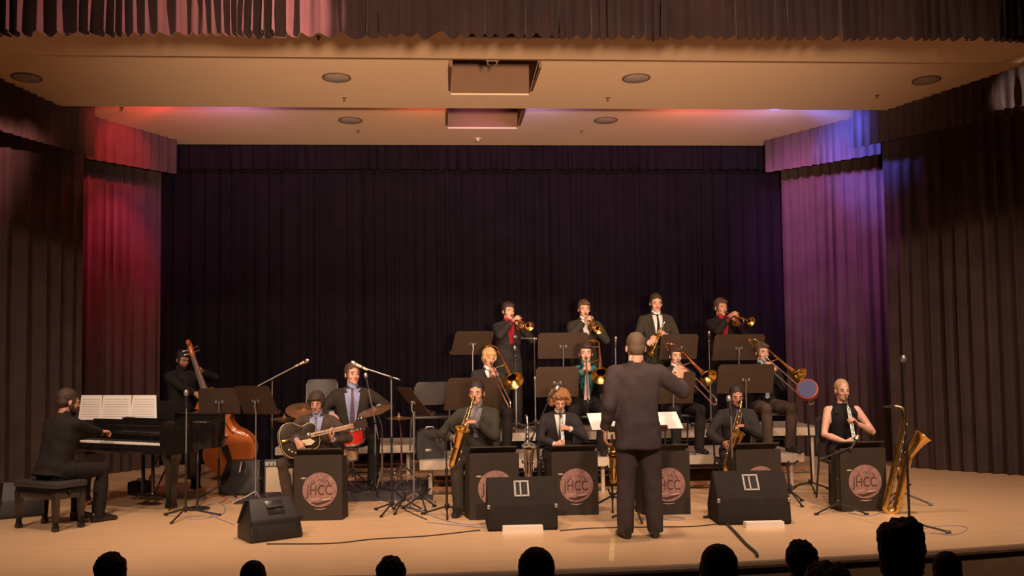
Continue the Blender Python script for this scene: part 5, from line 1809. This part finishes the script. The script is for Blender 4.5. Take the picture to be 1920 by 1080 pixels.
for sx in (-1, 1):
    for sy in (-1, 1):
        obj('leg', MB().rings([[V((sx * 0.265 + a * u, sy * 0.14 + a * v, z)) for u, v in ((-1, -1), (1, -1), (1, 1), (-1, 1))] for z, a in ((0.36, 0.03), (0.20, 0.026), (0.06, 0.018), (0.03, 0.026), (0.0, 0.024))]), M_blackgloss, t, ang=20)
    obj('height_knob', MB().lathe([(0.012, 0), (0.03, 0.012), (0.03, 0.03), (0.01, 0.035)], Matrix.Translation((sx * 0.29, 0, 0.35)) @ Matrix.Rotation(sx * PI / 2, 4, 'Y'), 14), M_blackgloss, t)

# ------------------------------------------------------------------ stand fronts and monitors
for px, py, lab, rz, w in ((597, 976, 'dark band front board with round pink emblem before the guitarist', 0, 0.465), (927, 974, 'dark band front board with round emblem, partly behind the middle monitor', 2, 0.475),
                           (1079, 966, 'dark band front board with round pink emblem, right of the middle monitor', 0, 0.46), (1252, 965, 'dark band front board with round emblem cut off by the legs of the conductor', 0, 0.46),
                           (1425, 962, 'dark band front board with emblem mostly hidden behind the right monitor', 2, 0.46), (1621, 959, 'dark band front board with round emblem before the seated woman', -2, 0.46)):
    p = G(px, py)
    stand_front(p.x, p.y, R_(rz), lab, w, {597: 0.635, 927: 0.64}.get(px, 0.625))
p = G(494, 1018)
wedge(p.x, p.y + 0.25, R_(34), 0.50, 0.36, 0.38, 'black plastic floor monitor nearest the audience, left of centre', 'plastic')
p = G(981, 996)
wedge(p.x, p.y + 0.24, 0, 0.64, 0.46, 0.46, 'boxy black floor monitor in the middle, propped on a white block')
p = G(1420, 985)
wedge(p.x, p.y + 0.26, R_(-3), 0.68, 0.47, 0.48, 'boxy black floor monitor on the right, with grey handle frame and white block')
p = G(452, 930)
wedge(p.x, p.y + 0.2, R_(-8), 0.50, 0.40, 0.36, 'black floor monitor beside the double bass, behind the stands', 'small')
p = G(30, 970)
wedge(p.x, p.y + 0.1, R_(30), 0.44, 0.36, 0.34, 'dark floor box at the far left beside the piano bench', 'small')
for px, py, w, lab in ((981, 999, 0.37, 'flat white block under the middle monitor'), (1436, 991, 0.36, 'flat white block under the right monitor')):
    p = G(px, py)
    t = thing('white_block', lab, 'block', place(p.x, p.y + 0.04, 0), 'white monitor blocks')
    obj('block', MB().prism([(-w / 2, 0.0), (w / 2, 0.0), (w / 2 - 0.005, 0.055), (-w / 2 + 0.005, 0.055)], -0.03, 0.06), mat('white_foam', (0.74, 0.66, 0.58, 1), 0.7, var=0.04), t)


# ------------------------------------------------------------------ music stands
def mst(px, py, Z, z, rz, w, dh, tilt, label, **k):
    p = W(px, py, Z)
    return music_stand(p.x, p.y, z, R_(rz), p.z - z, w, dh, tilt, label, **k)


mst(886, 643, 13.35, 0.6, 24, 0.56, 0.35, 30, 'brown-sheened music stand before the leftmost standing trumpeter', group='trumpet music stands')
mst(1056, 648, 13.25, 0.6, -2, 0.66, 0.36, 22, 'wide black music stand before the bushy-haired trumpeter', group='trumpet music stands')
mst(1273, 650, 13.25, 0.6, 2, 0.50, 0.35, 22, 'black music stand behind the raised hand of the conductor', group='trumpet music stands')
mst(1385, 651, 13.25, 0.6, 2, 0.68, 0.36, 22, 'wide black music stand before the rightmost trumpeter', group='trumpet music stands')
mst(889, 738, 11.95, 0.4, 14, 0.68, 0.42, 26, 'wide brown music stand before the blond trombone player', group='trombone music stands')
mst(1045, 716, 11.85, 0.4, -2, 0.50, 0.37, 18, 'brown music stand above the curly-haired player', group='trombone music stands')
mst(1262, 727, 11.9, 0.4, 4, 0.52, 0.40, 22, 'brown music stand half hidden by the conductor', group='trombone music stands')
mst(1398, 710, 11.9, 0.4, -3, 0.66, 0.36, 20, 'wide brown music stand above the player with the blue tie', group='trombone music stands')
mst(411, 752, 11.7, 0, 4, 0.46, 0.33, 24, 'black music stand before the double bass', group='rhythm section music stands')
mst(480, 750, 11.2, 0, -28, 0.48, 0.36, 30, 'brown-backed music stand between the bass and the guitarist', group='rhythm section music stands', light_post=True)
mst(775, 752, 10.9, 0, -70, 0.50, 0.38, 38, 'music stand turned edge-on, with papers, left of the empty chair', group='rhythm section music stands', light_post=True, paper=((-0.2, 0.02, 3), (0.02, 0.22, -2)))
# conductor's flat stand with open scores
p = W(1190, 790, 9.75)
music_stand(p.x, p.y, 0, PI, p.z, 0.56, 0.36, 62, 'low flat music stand in front of the conductor', paper=((-0.44, -0.15, 1), (-0.15, 0.14, -1), (0.14, 0.44, 2)), group='conductor stand')

# ------------------------------------------------------------------ microphone stands
def micat(px, py, ptop, label, boom_px=None, z=0.0, Z=None, **k):
    p = G(px, py, z) if Z is None else V((W(px, 700, Z).x, W(px, 700, Z).y, z))
    d = (p - CAM).dot(_f)
    top = W(px if isinstance(ptop, (int, float)) else ptop[0], ptop if isinstance(ptop, (int, float)) else ptop[1], d)
    bo = None
    if boom_px:
        bo = W(boom_px[0], boom_px[1], d + (boom_px[2] if len(boom_px) > 2 else 0)) - top
        bo = bo
    return mic_stand(p.x, p.y, z, top.z - z, label, boom=bo, **k)


micat(348, 972, 758, 'straight microphone stand beside the piano, grey mesh head', head=M_steel, poleM=M_steel, spread=0.33, micdir=(0, -0.1, 1))
micat(370, 955, 792, 'boom microphone stand reaching into the piano', boom_px=(302, 789, 0.3), poleM=M_steel, base='round', micdir=(-0.5, 0.3, -0.6))
micat(510, 925, 712, 'boom microphone stand over the left side of the drums', boom_px=(560, 684), boomback=(-0.22, 0, -0.10), poleM=M_steel, micdir=(0.75, -0.2, 0.35), head=M_silver, micm=M_cream, a0=70)
micat(735, 962, 709, 'boom microphone stand right of the drummer with a pale microphone', boom_px=(682, 690), boomback=(0.09, 0, -0.02), poleM=M_steel, micdir=(-0.7, 0, 0.35), head=M_silver, micm=M_cream, a0=10)
micat(704, 928, 792, 'slim stand with a slanted boom before the ride cymbal', boom_px=(690, 722), poleM=M_steel, micdir=(-0.2, 0, 1), a0=40)
micat(838, 968, 812, 'black microphone stand left of the olive-suited saxophonist', boom_px=(846, 800, -0.1), micdir=(0.4, 0.2, -0.5), a0=30)
micat(1012, 965, 795, 'dark boom microphone stand left of the curly-haired player', boom_px=(1034, 745, 0.0), micdir=(0.5, 0, 0.6))
micat(1376, 975, 770, 'grey microphone stand before the player with the blue tie', poleM=M_steel, micdir=(-0.1, 0.2, 1), a0=30)
micat(1155, 808, 650, 'microphone stand with a pale head behind the conductor', z=0.6, Z=13.4, poleM=M_steel, head=M_silver, micm=M_silver, micdir=(0, -0.3, 1))
micat(1003, 808, 635, 'boom microphone stand beside the leftmost trumpeter', boom_px=(980, 634), boomback=(0.03, 0, 0.0), z=0.6, Z=13.4, m=M_steel, poleM=M_silver, micdir=(-0.6, -0.3, 0.1))
micat(967, 808, 668, 'chrome microphone stand standing between blond trombonist and leftmost trumpeter', z=0.6, Z=13.2, m=M_steel, poleM=M_silver, micdir=(-0.1, -0.3, 1))
micat(1331, 808, 640, 'tall chrome microphone stand left of the rightmost trumpeter', z=0.6, Z=13.4, m=M_steel, poleM=M_silver, head=M_silver, micm=M_silver, micdir=(-0.05, -0.3, 1))
micat(1706, 1000, 697, 'tall black straight microphone stand at the right front of the stage', spread=0.33, micdir=(-0.05, -0.1, 1), a0=-10)
micat(1572, 962, 850, 'low black microphone stand at the feet of the woman', boom_px=(1602, 838, 0.05), micdir=(0.5, 0.3, 0.6), a0=200)

# ------------------------------------------------------------------ drum kit
DZ = 11.75


def dz(px, py, Z=DZ):
    return W(px, py, Z)


def drum(c, r, h, label, wrap, axis=(0, 0, 1), stand=None, name='drum', group='drum kit'):
    q_ = V(axis).to_track_quat('Z', 'Y').to_matrix().to_4x4()
    t = thing(name, label, 'drum', Matrix.Translation(c), group)
    def L(mb_, nm, m_, par=t, **k):
        me = mb_.mesh(nm); me.transform(q_)
        return obj(nm, me, m_, par, **k)
    L(MB().lathe([(r, -h / 2), (r, h / 2)], n=36), 'shell', wrap)
    for sg in (-1, 1):
        L(MB().lathe([(r + 0.004, sg * h / 2 - 0.012), (r + 0.010, sg * h / 2 - 0.010), (r + 0.010, sg * h / 2 + 0.010), (r + 0.003, sg * h / 2 + 0.012)], n=36), 'hoop', M_chrome)
        L(MB().lathe([(r, sg * (h / 2 + 0.001)), (0.002, sg * (h / 2 + 0.002))], n=36, cap=False), 'drum_head', M_drumskin)
    for i in range(8):
        a = 2 * PI * (i + 0.5) / 8
        L(MB().tube([(math.cos(a) * (r + 0.014), math.sin(a) * (r + 0.014), -h / 2), (math.cos(a) * (r + 0.014), math.sin(a) * (r + 0.014), h / 2)], 0.0045, n=6), 'tension_rod', M_chrome)
    return t


c = dz(659, 815, 11.75)
drum(c, 0.135, 0.17, 'bright red rack tom in front of the drummer', M_red, axis=(-0.05, -0.22, 1), name='tom_drum')
c2 = dz(643, 852, 11.85)
t = drum(V((c2.x, c2.y, c2.z)), 0.17, 0.13, 'pale wooden snare drum below the red tom', M_maplebare, name='snare_drum')
obj('post', MB().tube([(0, 0, -0.08), (0, 0, -c2.z + 0.1)], 0.013, n=8), M_chrome, t)
for i in range(3):
    a = R_(30 + 120 * i)
    obj('leg', MB().tube([(0, 0, -c2.z + 0.2), (0.2 * math.cos(a), 0.2 * math.sin(a), -c2.z + 0.012)], 0.009, n=8), M_chrome, t)
c3 = dz(606, 875, 11.6)
t = drum(V((c3.x, c3.y, 0.245)), 0.235, 0.36, 'red bass drum hidden behind the guitarist and his band front', M_red, axis=(0.1, -1, 0), name='bass_drum')
for sx in (-1, 1):
    obj('spur', MB().tube([(sx * 0.22, -0.10, 0.0), (sx * 0.32, -0.20, -0.24)], 0.008, n=8), M_chrome, t)
obj('tom_arm', MB().tube([(0.02, 0.02, 0.20), (0.05, 0.04, 0.52), (c.x - c3.x, c.y - c3.y, c.z - 0.245 - 0.03)], 0.012, n=8), M_chrome, t)


def cymbal(px, py, Z, r, ax_, base_px, label, thick=0.0, pair=False):
    c = W(px, py, Z)
    t = thing('cymbal', label, 'cymbal', c, 'cymbals on stands')
    q_ = V(ax_).to_track_quat('Z', 'Y').to_matrix().to_4x4()
    for k in ((0, 1) if pair else (0,)):
        prof = [(0.006, 0.028), (0.02, 0.026), (r * 0.2, 0.010), (r * 0.6, 0.003), (r, -0.008), (r, -0.0095), (r * 0.6, 0.0005), (r * 0.2, 0.007), (0.02, 0.022), (0.006, 0.024)]
        me = MB().lathe([(a, (b - 0.0) * (1 if k == 0 else -1) - 0.03 * k) for a, b in prof], n=40).mesh('cymbal_plate')
        me.transform(q_)
        obj('cymbal_plate', me, M_bronze, t)
    obj('wing_nut', MB().lathe([(0.012, 0.028), (0.015, 0.034), (0.012, 0.055), (0.004, 0.06)], q_, 12), M_chrome, t)
    fz = -c.z
    p = W(base_px, 750, Z)
    bx, by = p.x - c.x, p.y - c.y
    obj('stand_arm', MB().tube([(0, 0, 0.02), (bx * 0.9, by * 0.9, -0.16), (bx, by, -0.22), (bx, by, fz + 0.45)], 0.009, n=8), M_chrome, t)
    obj('stand_pole', MB().tube([(bx, by, fz + 0.5), (bx, by, fz + 0.08)], 0.013, n=8), M_chrome, t)
    for i in range(3):
        a = R_(15 + 120 * i)
        lg = obj('leg', MB().tube([(bx, by, fz + 0.30), (bx + 0.27 * math.cos(a), by + 0.27 * math.sin(a), fz + 0.014)], 0.009, n=8), M_chrome, t)
        obj('brace', MB().tube([(bx, by, fz + 0.12), (bx + 0.14 * math.cos(a), by + 0.14 * math.sin(a), fz + 0.16)], 0.006, n=6), M_chrome, lg)
    return t


cymbal(570, 769, 12.0, 0.215, (0.10, -0.42, 1), 545, 'bronze crash cymbal behind the head of the guitarist')
cymbal(703, 769, 11.9, 0.205, (-0.28, -0.22, 1), 716, 'bronze ride cymbal to the right of the drummer')
cymbal(533, 784, 12.2, 0.17, (0, -0.02, 1), 533, 'pair of hi-hat cymbals at the left of the drums', pair=True)
cymbal(748, 783, 12.3, 0.16, (0.0, -0.05, 1), 752, 'small thin cymbal right of the ride cymbal')
# rug under the drums
a, b, c_, d = G(470, 922), G(640, 924), G(812, 916), G(800, 893)
mb = MB().box(((a.x + c_.x) / 2, 12.25, 0.006), (c_.x - a.x, 1.75, 0.010), bevel=0.002)
tag(obj('drum_rug', mb, M_rug, smooth=False), 'dark patterned rug under the drum kit', 'rug')

# ------------------------------------------------------------------ other stage things
def sax_stand(x, y, z, label, h=0.55, rz=0.0, m=None, spread=0.24):
    m = m or M_blackmetal
    t = thing('instrument_stand', label, 'instrument stand', place(x, y, z, rz), 'instrument stands')
    tripod(t, h, m, spread=spread, hub=0.14)
    obj('post', MB().tube([(0, 0, 0.1), (0, 0.03, h)], 0.011, n=8), m, t)
    obj('yoke', MB().tube([(-0.06, -0.07, h + 0.03), (-0.05, -0.02, h), (0, 0.03, h), (0.05, -0.02, h), (0.06, -0.07, h + 0.03)], 0.010, n=8), m, t)
    obj('cradle', MB().tube([(-0.06, -0.10, 0.22), (-0.03, -0.03, 0.16), (0, 0.0, 0.14), (0.03, -0.03, 0.16), (0.06, -0.10, 0.22)], 0.009, n=8), m, t)
    return t


# baritone saxophone on its stand
bp = G(1692, 948)
T = Matrix.Translation(W(1656, 762, 9.95)) @ Matrix.Rotation(R_(76), 4, 'Z') @ Matrix.Rotation(R_(12), 4, 'X')
saxophone(T, 'large golden baritone saxophone standing upright beside the woman', 0.94, 1.0, name='baritone_saxophone', neckk=1.15, r0=0.028, bl=0.55, lean=0.02, bw=1.15)
sax_stand(bp.x, bp.y + 0.05, 0, 'black floor stand holding the baritone saxophone', 0.62, R_(80), spread=0.3)
p = G(1149, 955)
T = Matrix.Translation((p.x, p.y - 0.02, 0.93)) @ Matrix.Rotation(R_(5), 4, 'Z')
saxophone(Matrix.Translation((p.x, p.y + 0.14, 0.80)) @ Matrix.Scale(0.88, 4), 'small golden saxophone on a stand left of the conductor', 0.52, 1.0)
sax_stand(p.x, p.y, 0, 'black instrument stand left of the legs of the conductor', 0.42)
p = G(990, 950)
saxophone(Matrix.Translation((p.x, p.y + 0.14, 0.92)), 'silver saxophone on a stand behind the middle monitor', 0.54, 1.0, M_silver)
sax_stand(p.x, p.y, 0, 'instrument stand holding the silver saxophone', 0.46)
p = G(1482, 945)
sax_stand(p.x, p.y, 0, 'empty black instrument stand right of the right monitor', 0.42, R_(20))
p = G(757, 960)
sax_stand(p.x, p.y, 0, 'empty black guitar stand right of the guitarist', 0.30, R_(-15), spread=0.2)
p = G(790, 955)
sax_stand(p.x, p.y, 0, 'second empty black stand, left of the black microphone stand', 0.32, R_(25), spread=0.2)
# blue disc with red rim on a pole
p = W(1514, 730, 11.6)
t = thing('drum_pad', 'round blue disc with red rim on a thin black stand, right of the trombones', 'drum pad', place(p.x, p.y, 0))
Q = Matrix.Translation((0, 0, p.z)) @ V((-0.55, -1, 0.45)).to_track_quat('Z', 'Y').to_matrix().to_4x4()
obj('disc_face', MB().lathe([(0.108, 0.024), (0.104, 0.030), (0.001, 0.031)], Q, 40), M_blue, t)
obj('red_rim', MB().lathe([(0.10, -0.06), (0.124, -0.055), (0.126, 0.0), (0.122, 0.022), (0.108, 0.027)], Q, 40), M_redrim, t)
obj('pole', MB().tube([(0, 0.03, p.z - 0.10), (0.03, 0.03, 0.08)], 0.012, n=8), M_blackmetal, t)
tripod(t, 1, M_blackmetal, spread=0.26)
# chairs without players
p = W(806, 745, 12.6)
chair(p.x, p.y, 0.4, PI + R_(8), 'empty black chair with grey frame on the left end of the riser', frame=M_steel, group='empty chairs')
p = W(600, 745, 14.1)
chair(p.x, p.y, 0.4, R_(0), 'empty dark chair behind the guitarist and the drums', frame=M_steel, group='empty chairs')
# black equipment box on the riser corner
p = G(806, 862, 0.4)
t = thing('equipment_box', 'small black rounded box on the left front corner of the riser', 'equipment box', place(p.x, p.y + 0.18, 0.4, R_(6)))
obj('case', MB().prism([(-0.15, 0.0), (0.15, 0.0), (0.165, 0.12), (0.15, 0.30), (0.10, 0.335), (-0.10, 0.335), (-0.15, 0.30), (-0.165, 0.12)], -0.12, 0.12), M_blackplastic, t)
obj('handle', MB().tube([(-0.05, 0, 0.33), (-0.04, 0, 0.36), (0.04, 0, 0.36), (0.05, 0, 0.33)], 0.008, n=8), M_steel, t)
obj('port', MB().lathe([(0.028, 0), (0.028, 0.006), (0.022, 0.007)], Matrix.Translation((0.03, -0.121, 0.24)) @ Matrix.Rotation(PI / 2, 4, 'X'), 18), M_ebony, t)
obj('latch', MB().box((-0.03, -0.125, 0.10), (0.07, 0.01, 0.03), bevel=0.003), M_steel, t)
# amplifier
p = G(522, 945)
t = thing('small_amplifier', 'small amplifier with a beige front on a metal stand', 'amplifier', place(p.x, p.y + 0.1, 0, R_(4)))
obj('cabinet', MB().box((0, 0.03, 0.29), (0.33, 0.20, 0.36), rot=Matrix.Rotation(-0.12, 3, 'X'), bevel=0.012), M_blackplastic, t)
obj('grille_cloth', MB().box((0, -0.078, 0.262), (0.29, 0.012, 0.27), rot=Matrix.Rotation(-0.12, 3, 'X'), bevel=0.003), M_ampgrille, t)
cp = obj('control_panel', MB().box((0, -0.057, 0.432), (0.30, 0.010, 0.04), rot=Matrix.Rotation(-0.12, 3, 'X')), M_steel, t)
for i in range(6):
    obj('knob', MB().lathe([(0.009, 0), (0.007, 0.014)], Matrix.Translation((-0.11 + 0.044 * i, -0.062, 0.432)) @ Matrix.Rotation(PI / 2, 4, 'X'), 10), M_ebony, cp)
for sx in (-1, 1):
    obj('leg', MB().tube([(sx * 0.13, -0.08, 0.14), (sx * 0.13, -0.10, 0.01), (sx * 0.13, 0.14, 0.01), (sx * 0.13, 0.12, 0.12)], 0.008, n=8), M_chrome, t)
# small case and low strip under the piano
p = G(260, 930)
t = thing('small_case', 'small dark case on the floor under the piano', 'case', place(p.x, p.y + 0.1, 0, R_(-10)))
obj('case_body', MB().box((0, 0, 0.085), (0.26, 0.18, 0.15), bevel=0.015), M_blackplastic, t)
obj('handle', MB().tube([(-0.05, 0, 0.158), (-0.04, 0, 0.185), (0.04, 0, 0.185), (0.05, 0, 0.158)], 0.007, n=8), M_ebony, t)
# tape strip near the stage edge
p0, p1 = G(1149, 1010), G(1146, 1052)
tag(obj('tape_strip', MB().rings([[V((p0.x - 0.02, p0.y, 0.0015)), V((p0.x + 0.02, p0.y, 0.0015)), V((p1.x + 0.02, p1.y, 0.0015)), V((p1.x - 0.02, p1.y, 0.0015))],
                                  [V((p0.x - 0.02, p0.y, 0.0005)), V((p0.x + 0.02, p0.y, 0.0005)), V((p1.x + 0.02, p1.y, 0.0005)), V((p1.x - 0.02, p1.y, 0.0005))]]), mat('pale_tape', (0.72, 0.52, 0.28, 1), 0.5), smooth=False), 'pale tape strip on the floor between conductor and stage edge', 'tape')

# ------------------------------------------------------------------ cables
def cb(pts, label, **k):
    return cable([tuple(G(*q)[:2]) for q in pts], label, **k)


cb([(500, 1021), (620, 1020), (700, 1012), (800, 1006), (900, 995)], 'long thin dark cable running right from the nearest monitor')
cb([(1362, 984), (1378, 1000), (1398, 1022), (1416, 1038), (1420, 1046)], 'thick dark cable running from the right monitor to the stage edge', r=0.013)
cb([(1050, 996), (1100, 992), (1160, 990), (1235, 989), (1300, 988), (1350, 983)], 'dark cable crossing the floor between the two large monitors')
cb([(740, 938), (790, 960), (840, 978), (880, 984), (912, 982)], 'grey cable left of the middle monitor', m=M_cablegrey)
cb([(800, 980), (850, 985), (905, 990)], 'second grey cable beside the middle monitor', m=M_cablegrey)
cb([(1230, 972), (1262, 976), (1285, 973), (1262, 970), (1235, 974)], 'bluish cable loop below the band front beside the conductor', m=M_cablegrey)
cb([(1590, 962), (1625, 968), (1650, 962), (1632, 957), (1600, 960)], 'grey cable bundle below the band front of the woman', m=M_cablegrey)
cb([(1700, 1000), (1740, 990), (1790, 986), (1815, 992), (1790, 1003), (1745, 1001)], 'thin cable loop right of the tall front microphone stand', m=M_cablegrey, r=0.004)
cb([(355, 975), (390, 972), (420, 962), (415, 945), (385, 950), (400, 968), (440, 985)], 'pale cable coil at the foot of the piano microphone', m=M_cablegrey)
cb([(385, 938), (405, 930), (425, 935), (410, 945)], 'reddish cable on the floor behind the piano microphone', m=mat('reddish_cable', (0.45, 0.10, 0.06, 1), 0.6))
cb([(690, 935), (730, 942), (770, 962), (800, 975)], 'dark cable right of the guitarist')

# ------------------------------------------------------------------ audience
AUD = [(203, 1040, 5.3, 'bushy', H_black, 'dark head of a tilted audience member at the far left', 12), (475, 1068, 5.3, 'short', H_black, 'barely visible crown of an audience member below the nearest monitor', 0),
       (733, 1047, 5.3, 'bushy', H_black, 'dark head of an audience member left of the centre', 0), (1005, 1024, 4.6, 'short', H_black, 'dark round head of an audience member below the middle monitor', 0),
       (1346, 1018, 4.65, 'short', H_black, 'dark head of an audience member below the thick cable', 0), (1501, 1016, 5.35, 'bushy', H_black, 'dark broad head of an audience member right of the thick cable', 0),
       (1552, 1062, 3.6, 'bushy', H_dark, 'low dark head just right of the broad-headed audience member', 0), (1687, 992, 4.45, 'flattop', H_black, 'tall dark flat-topped hair of the rightmost raised audience head', 0),
       (1775, 1066, 5.3, 'short', H_black, 'barely visible crown at the right below the stage edge', 0)]
for i, (px, py, Z, st, hm, lab, roll) in enumerate(AUD):
    fz = -0.6
    q, M = person_at(px, py, Z, fz, 180 + (i % 3 - 1) * 5, sit=True, hroll=roll, smin=0.80, smax=1.2)
    q.hand('L', (0.10, -0.25, 0.62), (-0.4, -0.8, -0.1), (0, 0, -1), (0.9, 0.3, -0.3), 'relax')
    q.hand('R', (-0.10, -0.25, 0.62), (0.4, -0.8, -0.1), (0, 0, -1), (-0.9, 0.3, -0.3), 'relax')
    q.build(M, lab, K_dark, J_black, J_black, tie_black, None, (st, hm), seed=20 + i, vw=0.03)
    p = M @ V((0, 0.02, 0))
    t = thing('auditorium_seat', 'dark auditorium seat under the ' + ' '.join(lab.split()[:11]), 'seat', place(p.x, p.y, fz, M.to_euler().z), 'auditorium seats')
    obj('seat', MB().box((0, -0.02, 0.40), (0.46, 0.42, 0.10), bevel=0.03), M_seat, t)
    obj('backrest', MB().box((0, 0.26, 0.60), (0.46, 0.08, 0.45), rot=Matrix.Rotation(-0.15, 3, 'X'), bevel=0.03), M_seat, t)
    obj('pedestal', MB().box((0, 0.02, 0.18), (0.30, 0.20, 0.36), bevel=0.01), M_blackmetal, t)
